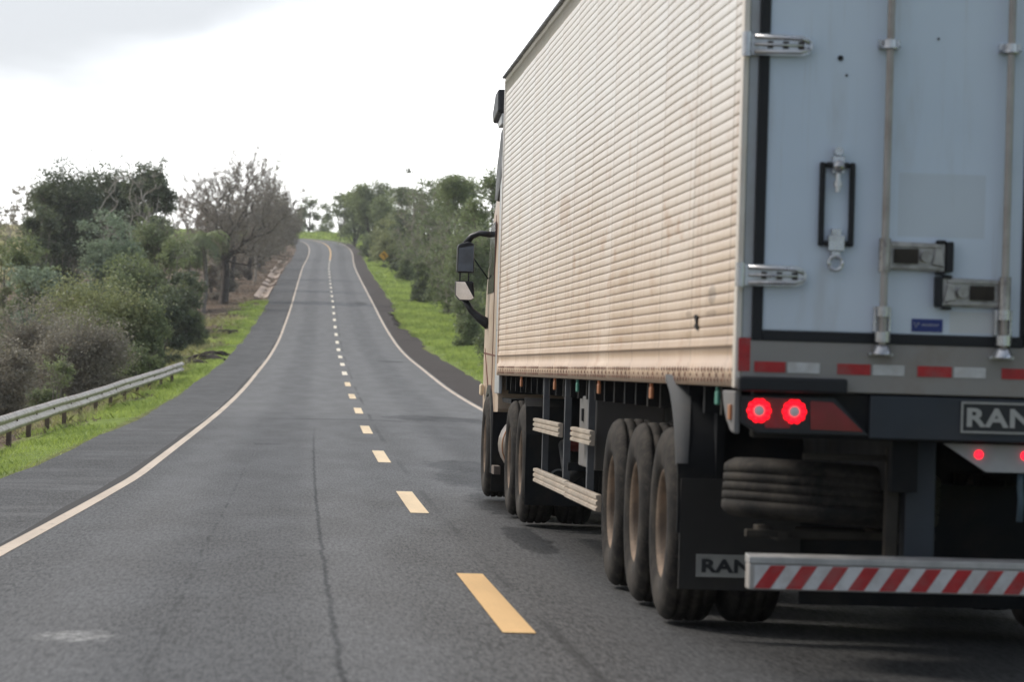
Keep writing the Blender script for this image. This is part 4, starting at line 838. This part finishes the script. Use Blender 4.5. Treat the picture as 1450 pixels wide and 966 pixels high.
# door hold-open bracket (left leaf)
for sgn, d in ((-1, dl), (1, dr)):
    X = lambda q: sgn * q
    h = MB(); x0, x1, z0, z1 = -.957, -.795, 1.925, 2.305
    for a, b_, c_, e_ in ((x0, x0 + .026, z0, z1), (x1 - .026, x1, z0, z1), (x0 + .0262, x1 - .0262, z1 - .026, z1), (x0 + .0262, x0 + .05, z0, z0 + .026), (x1 - .05, x1 - .0262, z0, z0 + .026)):
        p0, p1 = sorted((X(-a), X(-b_))); h.box(p0, p1, -.028, -.003, c_, e_)
    h.build('holdback_frame', RUB, d, .008)
    h = MB(); cx_ = X(.876)
    h.box(cx_ - .026, cx_ + .026, -.045, -.003, 2.255, 2.33); h.cyl((cx_, 0, 2.355), .020, -.04, -.003, 'y', 12); h.lathe([(.0001, .03), (.02, .022), (.029, 0), (.02, -.022), (.0001, -.03)], (cx_, -.045, 2.285), 'z', 14)
    h.cyl((cx_, -.034, 0), .012, 2.17, 2.255, 'z', 10); h.cyl((cx_, -.034, 2.205), .019, -.012, .012, 'z', 10)
    h.build('holdback_pin', STEEL, d, .003); h = MB()
    h.box(cx_ - .036, cx_ + .036, -.040, -.003, 1.905, 1.975); h.box(cx_ - .022, cx_ + .022, -.034, -.003, 1.975, 2.005)
    h.tube([(cx_ + .031 * math.cos(a), -.03, 1.850 + .032 * math.sin(a)) for a in np.linspace(PI * .5, PI * 2.5, 15)], .010, 8); h.box(cx_ - .02, cx_ + .02, -.03, -.003, 1.875, 1.9045)
    h.build('holdback_latch', STEEL, d, .003)
b = MB(); b.cyl((-.875, 0, 2.777), .013, -.006, -.0005, 'y', 10); b.build('plug', RUB, dl)
b = MB(); b.cyl((-.845, 0, 2.70), .006, -.004, -.0005, 'y', 8); b.cyl((-.43, 0, 2.88), .006, -.004, -.0005, 'y', 8); b.build('rivet', CHD, dl)
st = MB(); st.box(-.517, -.376, -.004, -.0005, 1.553, 1.611); st = st.build('sticker', BLU, dl)
b = MB()
b.tube([(-.507, -.0045, 1.594), (-.498, -.0045, 1.571), (-.488, -.0045, 1.594), (-.48, -.0045, 1.585)], .002, 5)
for q in range(6): b.tube([(-.470 + .013 * q, -.0045, 1.580), (-.461 + .013 * q, -.0045, 1.588)], .0022, 5)
b.build('sticker_mark', WHT, st)

# --- chassis
b = MB()
for sgn in (-1, 1):
    b.box(sgn * .50 - .06, sgn * .50 + .06, .15, 11.0, .82, 1.24); b.box(sgn * .48 - .05, sgn * .48 + .05, 11.0, LEN - .1, 1.05, 1.24)
for yy in np.arange(.4, LEN - .3, .62): b.box(-W2 + .07, W2 - .07, yy - .03, yy + .03, 1.14, ZB - .006)
for yy in (2.2, 3.5, 4.9, 6.3, 9.8): b.box(-.44, .44, yy - .05, yy + .05, .86, 1.10)
b.build('chassis_frame', CHS, truck)
b = MB(); b.box(-1.22, 1.22, .02, .14, 1.055, 1.2655); b.build('rear_crossmember', CHS, truck, .01)
# blue-grey beam with the maker's plate
b = MB(); b.box(-.697, .697, -.004, .018, 1.064, 1.258); bm_ = b.build('rear_beam', GOOD_R, truck, .006)
FR_L = simple('plate_frame', (.36, .35, .33), .5, .3, var=.1); BLKP = simple('plate_black', (.02, .021, .024), .5, var=.1); LET = simple('plate_letters', (.44, .43, .41), .5, .2, var=.08)
def makers_plate(cx_, cz_, w, h_, yy, parent, size, letter_mat=LET, back=BLKP, sx_=1.12):
    b = MB(); b.box(cx_ - w / 2, cx_ + w / 2, yy - .006, yy, cz_ - h_ / 2, cz_ + h_ / 2); p_ = b.build('maker_plate', back, parent)
    b = MB(); e_ = .010
    b.box(cx_ - w / 2, cx_ + w / 2, yy - .012, yy - .0065, cz_ + h_ / 2 - e_, cz_ + h_ / 2); b.box(cx_ - w / 2, cx_ + w / 2, yy - .012, yy - .0065, cz_ - h_ / 2, cz_ - h_ / 2 + e_)
    b.box(cx_ - w / 2, cx_ - w / 2 + e_, yy - .012, yy - .0065, cz_ - h_ / 2 + e_, cz_ + h_ / 2 - e_); b.box(cx_ + w / 2 - e_, cx_ + w / 2, yy - .012, yy - .0065, cz_ - h_ / 2 + e_, cz_ + h_ / 2 - e_)
    b.build('plate_border', FR_L, p_)
    tx = text_obj('RANDON', 'lettering', size, (0, 0, 0), (PI / 2, 0, 0), letter_mat, p_, .002, sx_, .0035)
    xs = [v_.co.x for v_ in tx.data.vertices]; zs_ = [v_.co.y for v_ in tx.data.vertices]
    fit = (w - .055) / (max(xs) - min(xs)); tx.scale = (fit, (h_ * .62) / (max(zs_) - min(zs_)), 1)
    tx.location = (cx_ - fit * (max(xs) + min(xs)) / 2, yy - .009, cz_ - tx.scale[1] * (max(zs_) + min(zs_)) / 2)
    return p_
makers_plate(.075, 1.1725, .715, .142, -.0045, bm_, .11)
# hanging white plate with two small lamps
b = MB(); b.prism([(-.338, 1.05), (.42, 1.05), (.23, .925), (-.139, .925)], 'y', .085, .10); hp = b.build('lamp_bracket_plate', PLATE, truck)
for cx_ in (-.174, .04): 
    b = MB(); b.lathe([(.0001, -.018), (.014, -.015), (.021, 0)], (cx_, .085, 1.003), 'y', 14); b.build('small_lamp', LEDC, hp)
b = MB(); b.tube([(.03, .12, .92), (.028, .12, .86), (.035, .12, .80), (.03, .12, .70)], .016, 8); b.build('air_coupling', simple('coupling_blue', (.06, .10, .13), .5), truck)

# tail lamps
def tail(sgn):
    X = lambda q: sgn * q
    b = MB(); pts = [(X(1.285), 1.245), (X(.86), 1.245), (X(.70), 1.075), (X(1.20), 1.075), (X(1.285), 1.12)]
    b.prism(pts, 'y', -.012, .018); h = b.build('tail_light', CABD, truck, .004)
    b = MB(); b.prism([(X(.970), 1.226), (X(.868), 1.222), (X(.728), 1.094), (X(.966), 1.098)], 'y', -.018, -.0125); b.prism([(X(1.21), 1.236), (X(1.04), 1.232), (X(1.06), 1.10), (X(1.17), 1.10)], 'y', -.0165, -.0125); b.build('red_lens', LENS, h)
    for cx_ in (1.202, 1.042):
        b = MB(); N_ = 10
        for k in range(N_):
            a = 2 * PI * k / N_; b.lathe([(.0001, -.014), (.010, -.011), (.0165, .0)], (X(cx_) + .040 * math.cos(a), -.0175, 1.176 + .040 * math.sin(a)), 'y', 10)
        b.build('led_ring', LED, h)
        b = MB(); b.lathe([(.0001, -.034), (.018, -.030), (.027, -.019)], (X(cx_), 0, 1.176), 'y', 18); b.build('led_centre', GREYL, h)
    # rounded corner shell beside the lamp with amber marker
    b = MB(); b.lathe([(.0001, 0), (.09, .0), (.115, -.02), (.12, -.05), (.12, -.10)], (X(1.19), .10, 1.17), 'z', 20) if False else None
    q0, q1 = sorted((X(1.286), X(1.312)))
    b.prism([(.0, 1.262), (.40, 1.262), (.36, 1.20), (.26, 1.13), (.12, 1.08), (.0, 1.07)], 'x', q0, q1); b.build('corner_shell', TOOLB, truck, .006)
    q0, q1 = sorted((X(1.3125), X(1.325))); b = MB(); b.box(q0, q1, .06, .13, 1.13, 1.20); b.build('marker_light', AMB, truck, .004)
tail(-1); tail(1)

# underrun bumper with diagonal stripes
b = MB(); b.box(-1.228, 1.228, -.03, .09, .372, .488); bp = b.build('underrun_bumper', simple('bumper_steel', (.45, .44, .42), .5, .2, var=.15, sc=4, dirt=(.25, .2, .17), damt=.6), truck, .006)
b = MB(); b.prism([(-.034, .489), (-.034, .520), (.10, .530), (.10, .489)], 'x', -1.23, 1.23); b.build('bumper_lip', simple('bumper_lip', (.40, .39, .38), .45, .3, var=.2, sc=9, dirt=(.6, .58, .55), dsc=6, damt=.5), bp, .004)
b = MB(); b.box(-1.205, 1.205, -.0335, -.0305, .378, .484); b.build('reflective_sheet', WHT, bp)
b = MB(); x = -1.205
while x < 1.2:
    b.prism([(x, .379), (x + .073, .379), (min(x + .143, 1.205), .483), (min(x + .072, 1.205), .483)], 'y', -.0355, -.034); x += .1415
b.build('red_stripes', RED, bp)
for sgn in (-1, 1):
    b = MB(); x0, x1 = sorted((sgn * .478, sgn * .340)); b.box(x0, x1, .22, .34, .50, 1.06); b.build('bumper_post', GOOD_R, truck, .006)
    x0, x1 = sorted((sgn * .565, sgn * .505)); b = MB(); b.box(x0, x1, .24, .30, .50, 1.02); c0, c1 = sorted((sgn * .566, sgn * .95)); b.box(c0, c1, .25, .29, .955, .985); b.build('spare_bracket', CHD, truck, .006)

# wheels
def tyre_prof(w=.145):
    return [(.292, w * .78), (.32, w * .96), (.40, w), (.46, w * .97), (.495, w * .86), (.512, w * .72), (.52, w * .62), (.520, w * .50), (.508, w * .47), (.508, w * .40), (.522, w * .37), (.522, w * .09), (.510, w * .06),
            (.510, -w * .06), (.522, -w * .09), (.522, -w * .37), (.508, -w * .40), (.508, -w * .47), (.520, -w * .50), (.52, -w * .62), (.512, -w * .72), (.495, -w * .86), (.46, -w * .97), (.40, -w), (.32, -w * .96), (.292, -w * .78)]
def tyre(b, cx_, n=56): b.lathe(tyre_prof(), (cx_, 0, 0), 'x', n)
def rim(b, side, cx_):   # deep-dished disc, open side at -x for side=-1
    s_ = side; pr = [(.300, s_ * .118), (.285, s_ * .125), (.270, s_ * .10), (.262, s_ * .02), (.255, s_ * -.03), (.235, s_ * -.055), (.16, s_ * -.05), (.135, s_ * -.03), (.13, s_ * .03), (.115, s_ * .06), (.0001, s_ * .065)]
    b.lathe(pr, (cx_, 0, 0), 'x', 36)
    for k in range(10):
        a = 2 * PI * k / 10; b.cyl((cx_, .195 * math.cos(a), .195 * math.sin(a)), .017, min(s_ * -.05, s_ * -.01), max(s_ * -.05, s_ * -.01), 'x', 6)
    # back shell closing the barrel
    b.lathe([(.262, s_ * .02), (.275, -s_ * .125)], (cx_, 0, 0), 'x', 36)
proto = {}
def wheel(name, x_out, ly, zc_, sgn, dual=True):
    key = (dual, sgn)
    if key not in proto:
        b = MB(); tyre(b, 0)
        if dual: tyre(b, -sgn * .335)
        o = b.build(name, TYRE, truck); r = MB(); rim(r, sgn, 0)
        if dual: r.lathe([(.285, -.11), (.262, 0), (.285, .11)], (-sgn * .335, 0, 0), 'x', 32)
        ro = r.build('rim', RIM, o); proto[key] = (o, ro)
    else:
        o0, r0 = proto[key]; o = o0.copy(); col.objects.link(o); o.parent = truck; r = r0.copy(); col.objects.link(r); r.parent = o
    o.location = (sgn * (x_out - .145), ly, zc_); return o
zg = .525
for ly in (2.83, 4.15, 5.47):
    for sgn in (-1, 1): wheel('wheel', 1.30, ly, zg, sgn)
for ly in (13.05, 14.43):
    for sgn in (-1, 1): wheel('wheel', 1.30, ly, zg + .01, sgn)
for sgn in (-1, 1): wheel('wheel', 1.30, 17.95, zg + .03, sgn, False)
for ly in (2.83, 4.15, 5.47, 13.05, 14.43, 17.95):
    b = MB()
    b.cyl((0, ly, .54), .075, -.85, .85, 'x', 14); b.cyl((0, ly, .54), .2, -.70, -.60, 'x', 18); b.cyl((0, ly, .54), .2, .60, .70, 'x', 18)
    for sgn in (-1, 1): b.box(sgn * .50 - .05, sgn * .50 + .05, ly - .55, ly + .55, .66, .74); b.box(sgn * .5 - .07, sgn * .5 + .07, ly - .08, ly + .08, .55, .9)
    b.build('axle', CHS, truck)


# spare wheel lying flat in its cradle
b = MB(); b.lathe([(.292, .11), (.40, .145), (.47, .14), (.505, .12)] + sum([[(.52, q + .016), (.52, q - .016), (.508, q - .019), (.508, q - .023)] for q in (.09, .047, .004, -.039)], []) + [(.52, -.066), (.52, -.10), (.505, -.12), (.47, -.14), (.40, -.145), (.292, -.11)], (0, 0, 0), 'z', 56)
sw = b.build('spare_wheel', TYRE, truck); sw.location = (-.70, .93, .775); sw.rotation_euler = (R_(-2.), R_(3.), 0)
b = MB(); b.lathe([(.30, .10), (.27, .08), (.26, -.02), (.14, -.05), (.0001, -.05)], (0, 0, 0), 'z', 30); b.build('rim', RIM, sw)
b = MB(); b.box(-1.15, -.25, .62, .68, .575, .610); b.box(-1.0, -.95, .6, 1.4, .56, .60); b.box(-.45, -.40, .6, 1.4, .56, .60); b.cyl((-.70, .93, .59), .17, -.03, .02, 'z', 20); b.build('spare_cradle', CHD, truck, .004)

# mud flaps + rear mudguards
for sgn in (-1, 1):
    x0, x1 = sorted((sgn * 1.30, sgn * .68)); b = MB(); b.box(x0, x1, 1.905, 1.925, .235, .80); fl = b.build('mud_flap', simple('flap_rubber', (.022, .020, .019), .75, var=.2, dirt=(.05, .04, .034), damt=.5) if sgn < 0 else bpy.data.materials['flap_rubber'], truck)
    makers_plate(sgn * .905, .358, .615, .115, 1.903, fl, .085, BLKP, FR_L)
    # quarter mudguard behind the last axle
    b = MB(); th = np.linspace(R_(-8), R_(82), 26); V = []
    c_y, c_z, R1 = 2.62, .62, .69
    for a in th:
        for r_ in (R1, R1 + .02):
            V.append((c_y - r_ * math.cos(a), c_z + r_ * math.sin(a)))
    x0, x1 = sorted((sgn * 1.315, sgn * .66)); 
    for i in range(25):
        q = [V[2 * i], V[2 * i + 1], V[2 * i + 3], V[2 * i + 2]]
        b.prism(q, 'x', x0, x1)
    mg = b.build('mudguard', CHS, truck); b = MB(); q0, q1 = sorted((sgn * 1.322, sgn * 1.22))
    vs = []
    for i in range(8, 26):
        ww = .15 - .09 * ((25 - i) / 17) ** .7; py_, pz_ = V[2 * i + 1]; nx_, nz2_ = math.cos(th[i]) * .006, math.sin(th[i]) * .006
        vs += [(sgn * 1.322, py_ - nx_, pz_ + nz2_), (sgn * (1.322 - ww), py_ - nx_, pz_ + nz2_), (sgn * 1.322, py_ + .03 * math.cos(th[i]), pz_ - .03 * math.sin(th[i]))]
    b.add(vs, sum([[(3 * k, 3 * k + 1, 3 * k + 4, 3 * k + 3), (3 * k, 3 * k + 3, 3 * k + 5, 3 * k + 2)] for k in range(17)], []), True)
    b.build('mudguard_edge', FENDER, mg)
    b = MB(); x0, x1 = sorted((sgn * 1.12, sgn * 1.08)); b.box(x0, x1, 1.93, 2.05, .78, 1.2); b.build('mudguard_stay', CHS, truck)
    # drive axle mudguards and flap
    x0, x1 = sorted((sgn * 1.30, sgn * .66)); b = MB(); b.box(x0, x1, 12.32, 12.345, .20, .80); b.prism([(12.345, .80), (12.32, .80), (12.42, 1.03), (12.60, 1.10), (12.60, 1.075), (12.44, 1.01)], 'x', x0, x1); b.build('mud_flap', CHS, truck)
    b = MB(); b.box(x0, x1, 16.62, 16.645, .14, .92); b.build('mud_flap', CHS, truck)
    b = MB(); x0, x1 = sorted((sgn * 1.303, sgn * 1.24)); b.box(x0, x1, 16.2, 16.6, .32, .40); b.build('step', simple('step_bracket', (.16, .13, .11), .7, .3) if sgn < 0 else bpy.data.materials['step_bracket'], truck)
WT = simple('faint_lettering', (.20, .20, .20), .7); fo = text_obj('VO', 'lettering', .16, (-1.23, 12.318, .40), (PI / 2, 0, 0), WT, truck, .001, 1.3)

b = MB(); b.box(-.675, .675, 1.93, 1.945, .17, .80); b.build('underside_blocker', CHS, truck)  # added black panel, blocks the bright road beyond and keeps the underside dark
b = MB(); b.box(-.675, .675, 12.30, 12.32, .17, .80); b.build('underside_blocker', CHS, truck)  # matching added panel by the drive axle
# side guards, posts and toolbox (left and right)
def gbeam(b, sgn, y0, y1, z0, z1):
    xo = sgn * 1.285; h_ = z1 - z0
    pr = [(0, z0), (-sgn * -.0, z0), (sgn * .016, z0 + .004), (sgn * .016, z0 + h_ * .22), (sgn * .004, z0 + h_ * .27), (sgn * .004, z0 + h_ * .36), (sgn * .016, z0 + h_ * .40), (sgn * .016, z0 + h_ * .6), (sgn * .004, z0 + h_ * .64), (sgn * .004, z0 + h_ * .73), (sgn * .016, z0 + h_ * .78), (sgn * .016, z1 - .004), (0, z1), (-sgn * .02, z1), (-sgn * .02, z0)]
    pr = [(xo + p, z) for p, z in pr[1:]]; b.prism(pr, 'y', y0, y1)
for sgn in (-1, 1):
    b = MB(); gbeam(b, sgn, 6.25, 8.55, .425, .535); gbeam(b, sgn, 8.565, 11.45, .43, .54); b.build('side_guard_rail', GUARD, truck)
    b = MB(); gbeam(b, sgn, 6.80, 8.22, .84, .94); b.build('side_guard_rail', GUARD, truck)
    b = MB(); gbeam(b, sgn, 9.22, 11.6, .84, .945); b.build('side_guard_rail', GUARD, truck)
    for yy in (7.37, 9.19, 11.14):
        x0, x1 = sorted((sgn * 1.258, sgn * 1.21)); b = MB(); b.box(x0, x1, yy - .03, yy + .03, .42, 1.279); b.build('guard_post', simple('post_grey', (.10, .105, .115), .6) if 'post_grey' not in bpy.data.materials else bpy.data.materials['post_grey'], truck)
    x0, x1 = sorted((sgn * 1.20, sgn * .72)); b = MB(); b.box(x0, x1, 7.46, 8.62, .655, 1.16); tb = b.build('toolbox', TOOLB, truck, .012)
    x0, x1 = sorted((sgn * 1.2005, sgn * 1.215)); b = MB(); b.box(x0, x1, 7.75, 7.83, .98, 1.07); b.box(x0, x1, 8.28, 8.36, .98, 1.07); b.build('latch', RUB, tb)
    # landing legs
    b = MB(); x0, x1 = sorted((sgn * .98, sgn * .86)); b.box(x0, x1, 11.7, 11.83, .5, 1.14); b.box(x0 - .04, x1 + .04, 11.66, 11.87, .46, .50); b.build('landing_leg', CHS, truck)
b = MB(); b.cyl((0, 9.6, .80), .16, -.4, .4, 'x', 20); b.build('air_tank', CHS, truck)
b = MB(); b.cyl((-1.0, 10.3, .80), .09, -.12, .12, 'x', 14); b.build('fire_extinguisher', simple('ext_red', (.20, .03, .025), .5), truck)
b = MB(); b.box(-1.24, 1.24, 9.0, 9.04, .60, .66); b.tube([(-1.1, 9.3, .62), (-1.1, 10.4, .50), (-1.1, 10.9, .75)], .05, 8); b.build('brake_pipes', CHS, truck)
for i, ly in enumerate((.83, 3.56, 6.53, 8.05, 9.94, 13.37)):
    mt = (GRN, AMB, AMB, GRN, AMB, AMB)[i]
    for sgn in (-1, 1):
        b = MB(); x0, x1 = sorted((sgn * 1.283, sgn * 1.265)); b.box(x0, x1, ly - .045, ly + .045, 1.19, 1.255); b.box(x0, x1, ly - .01, ly + .01, 1.255, 1.279); b.build('side_marker', mt, truck, .006)

# tractor chassis, tank, cab
b = MB()
for sgn in (-1, 1): b.box(sgn * .42 - .05, sgn * .42 + .05, 12.4, 18.6, .75, 1.0)
b.box(-.5, .5, 13.1, 14.3, 1.0, 1.16); b.box(-1.22, 1.22, 15.3, 16.5, 1.02, 1.06); b.build('tractor_frame', CHS, truck)
for sgn in (-1, 1):
    b = MB(); x0, x1 = sorted((sgn * 1.27, sgn * .70)); b.lathe([(.0001, -.38), (.27, -.38), (.29, -.36), (.29, .36), (.27, .38), (.0001, .38)], (sgn * .99, 15.72, .62), 'y', 28); b.build('fuel_tank', simple('tank_alu', (.33, .28, .24), .35, .7) if 'tank_alu' not in bpy.data.materials else bpy.data.materials['tank_alu'], truck)
    b = MB(); b.lathe([(.292, -.2), (.30, -.2), (.30, -.16), (.292, -.16)], (sgn * .99, 15.60, .62), 'y', 28); b.build('tank_strap', simple('strap_orange', (.42, .2, .1), .4, .5) if 'strap_orange' not in bpy.data.materials else bpy.data.materials['strap_orange'], truck)
# cab: lofted shell, side silhouette tapering to the roof and rounded in plan
def cab_ring(y, zs_lo, zs_hi, w):
    return y, zs_lo, zs_hi, w
secs = [  # z, y_rear, y_front, half width, corner radius
 (.42, 17.35, 19.28, 1.22, .16), (.95, 16.75, 19.33, 1.245, .18), (1.45, 16.72, 19.33, 1.25, .20), (1.95, 16.72, 19.28, 1.25, .22), (2.15, 16.72, 19.22, 1.25, .24), (2.55, 16.72, 19.02, 1.24, .30), (2.95, 16.72, 18.72, 1.23, .36),
 (3.30, 16.74, 18.36, 1.205, .40), (3.52, 16.78, 18.05, 1.17, .42), (3.66, 16.9, 17.75, 1.08, .40), (3.70, 17.1, 17.5, .95, .2)]
def ring(sec, n=7, x_off=0, grow=0):
    z, yr_, yf, w, r = sec; w += grow; yf += grow; P = []
    for (cx_, cy_, a0) in ((-w + .04, yr_ + .04, PI), ):
        pass
    P += [(-w, yr_)]; 
    for a in np.linspace(PI, PI / 2, n): P.append((-w + r + r * math.cos(a), yf - r + r * math.sin(a)))
    for a in np.linspace(PI / 2, 0, n): P.append((w - r + r * math.cos(a), yf - r + r * math.sin(a)))
    P += [(w, yr_)]
    return [(x, y, z) for x, y in P]
def loft(b, secs_, caps=True, **kw):
    rs = [ring(s_, **kw) for s_ in secs_]; n = len(rs[0]); V = [p for r in rs for p in r]
    Fc = [(i * n + k, i * n + (k + 1) % n, (i + 1) * n + (k + 1) % n, (i + 1) * n + k) for i in range(len(rs) - 1) for k in range(n)]
    if caps: Fc += [tuple(range(n))[::-1], tuple(range((len(rs) - 1) * n, len(rs) * n))]
    b.add(V, Fc, True)
b = MB(); loft(b, secs); cabo = b.build('cab', CAB, truck); cabo['label'] = 'beige dusty tractor cab ahead of the trailer'
ed = cabo.modifiers.new('e', 'EDGE_SPLIT'); ed.split_angle = R_(35)
# windscreen, side glass, wheel arch, door lines
b = MB()
def lerp_sec(z):
    zs_ = [s_[0] for s_ in secs]; return tuple([z] + [float(np.interp(z, zs_, [s_[k] for s_ in secs])) for k in range(1, 5)])
ws = [lerp_sec(z) for z in (2.12, 2.4, 2.8, 3.1)]
rs = [ring(s_, grow=.006) for s_ in ws]; n = len(rs[0]); sel = range(4, 12)
V = [r[k] for r in rs for k in sel]; m_ = len(list(sel)); b.add(V, [(i * m_ + k, i * m_ + k + 1, (i + 1) * m_ + k + 1, (i + 1) * m_ + k) for i in range(3) for k in range(m_ - 1)], True); b.build('windscreen', GLASS, cabo)
for sgn in (-1, 1):
    b = MB(); x0, x1 = sorted((sgn * 1.243, sgn * 1.256)); b.prism([(17.75, 2.12), (18.72, 2.12), (18.55, 2.55), (18.4, 2.82), (17.75, 2.84)], 'x', x0, x1); b.build('side_window', GLASS, cabo)
    b = MB(); q0, q1 = sorted((sgn * 1.247, sgn * 1.268)); b.prism([(17.24, .30)] + [(17.95 + .66 * math.cos(a), .56 + .62 * math.sin(a)) for a in np.linspace(PI, 0, 14)] + [(18.68, .30), (18.60, .30)] + [(17.95 + .58 * math.cos(a), .54 + .55 * math.sin(a)) for a in np.linspace(0, PI, 14)] + [(17.32, .30)], 'x', q0, q1) ; b.build('wheel_arch', CABD, cabo)
    b = MB(); q0, q1 = sorted((sgn * 1.2505, sgn * 1.256)); b.prism([(17.66, .98), (17.675, .98), (17.675, 2.9), (17.66, 2.9)], 'x', q0, q1); b.prism([(17.0, 1.46), (19.05, 1.50), (19.05, 1.515), (17.0, 1.475)], 'x', q0, q1); b.prism([(18.3, 1.15), (18.9, 1.52), (18.9, 1.56), (18.28, 1.18)], 'x', q0, q1); b.build('door_seam', simple('seam_dark', (.16, .06, .04), .7) if 'seam_dark' not in bpy.data.materials else bpy.data.materials['seam_dark'], cabo)
    b = MB(); q0, q1 = sorted((sgn * 1.262, sgn * 1.30)); b.box(q0, q1, 18.75, 18.95, 1.06, 1.18); b.build('marker_light', simple('cream_lamp', (.62, .5, .34), .4) if 'cream_lamp' not in bpy.data.materials else bpy.data.materials['cream_lamp'], cabo, .02)
    # vertical light grey fairing strip at the back of the cab
    b = MB(); q0, q1 = sorted((sgn * 1.272, sgn * 1.235)); b.prism([(16.36, 1.10), (16.95, 1.10), (16.95, 3.30), (16.75, 3.42), (16.36, 3.36)], 'x', q0, q1); b.build('side_fairing', CABS, truck, .01)
    b = MB(); q0, q1 = sorted((sgn * 1.275, sgn * 1.20)); b.prism([(16.40, 3.36), (17.30, 3.02), (17.72, 3.05), (17.45, 3.40), (17.02, 3.70), (16.80, 3.72)], 'x', q0, q1); b.build('fairing_window', CABD, truck, .01)
    b = MB(); q0, q1 = sorted((sgn * 1.34, sgn * 1.12)); b.prism([(16.62, 3.86), (16.66, 4.09), (17.05, 4.08), (17.45, 3.90), (17.3, 3.80)], 'x', q0, q1); b.build('deflector_wing', CABD, truck, .02)
    b = MB(); q0, q1 = sorted((sgn * 1.30, sgn * 1.14)); b.prism([(16.62, 3.74), (16.62, 3.85), (17.28, 3.795), (17.1, 3.74)], 'x', q0, q1); b.build('deflector_base', CABS, truck, .01)
b = MB(); b.prism([(16.8, 3.68), (17.7, 3.68), (17.5, 3.88), (16.9, 4.02)], 'x', -1.10, 1.10); b.build('roof_deflector', CAB, truck, .02)
b = MB(); b.box(-1.15, 1.15, 16.68, 16.72, 1.1, 3.4); b.build('cab_back', CABD, truck)
b = MB(); b.box(-1.20, 1.20, 19.2, 19.42, .34, .80); b.build('front_bumper', CABD, truck, .05)
# mirrors
for sgn in (-1, 1):
    X = lambda q: sgn * q; my = 18.63
    mr_ = MB(); mr_.prism([(X(1.590), 2.335), (X(1.588), 2.60), (X(1.575), 2.635), (X(1.47), 2.665), (X(1.415), 2.64), (X(1.408), 2.335)], 'y', my - .03, my + .14); mo = mr_.build('side_mirror', CABD, truck, .018)
    b = MB(); b.prism([(X(1.578), 2.35), (X(1.575), 2.59), (X(1.42), 2.62), (X(1.42), 2.35)], 'y', my - .036, my - .031); b.build('mirror_glass', simple('dark_mirror', (.10, .12, .15), .12, .6) if 'dark_mirror' not in bpy.data.materials else bpy.data.materials['dark_mirror'], mo)
    b = MB(); b.prism([(X(1.60), 2.10), (X(1.60), 2.25), (X(1.41), 2.25), (X(1.395), 2.07), (X(1.44), 2.045), (X(1.55), 2.045)], 'y', my - .02, my + .12); b.build('lower_mirror', CABD, mo, .018)
    b = MB(); b.prism([(X(1.593), 2.10), (X(1.593), 2.24), (X(1.50), 2.24), (X(1.405), 2.075), (X(1.44), 2.055), (X(1.55), 2.055)], 'y', my - .028, my - .021); gl = b.build('mirror_glass', simple('mirror_silver', (.9, .9, .9), .04, 1.) if 'mirror_silver' not in bpy.data.materials else bpy.data.materials['mirror_silver'], mo)
    b = MB(); b.tube([(X(1.50), my + .05, 2.64), (X(1.44), my + .05, 2.72), (X(1.36), my + .02, 2.755), (X(1.24), my - .05, 2.74)], [.035, .033, .030, .034], 8)
    b.build('mirror_arm', CABD, mo); b = MB()
    b.tube([(X(1.50), my + .05, 2.06), (X(1.42), my + .04, 1.94), (X(1.34), my + .02, 1.87), (X(1.24), my - .03, 1.80)], [.03, .035, .045, .06], 8)
    
    b.build('mirror_arm', CABD, mo)
    b = MB(); b.box(*sorted((X(1.47), X(1.455))), my + .03, my + .05, 2.24, 2.34); b.build('mirror_strut', CABD, mo); b = MB(); b.box(*sorted((X(1.56), X(1.545))), my + .03, my + .05, 2.24, 2.34); b.build('mirror_strut', CABD, mo)
    b = MB(); b.tube([(X(1.42), my + .05, 2.5), (X(1.26), my - .02, 2.28)], .008, 5); b.build('mirror_stay', CABD, mo)
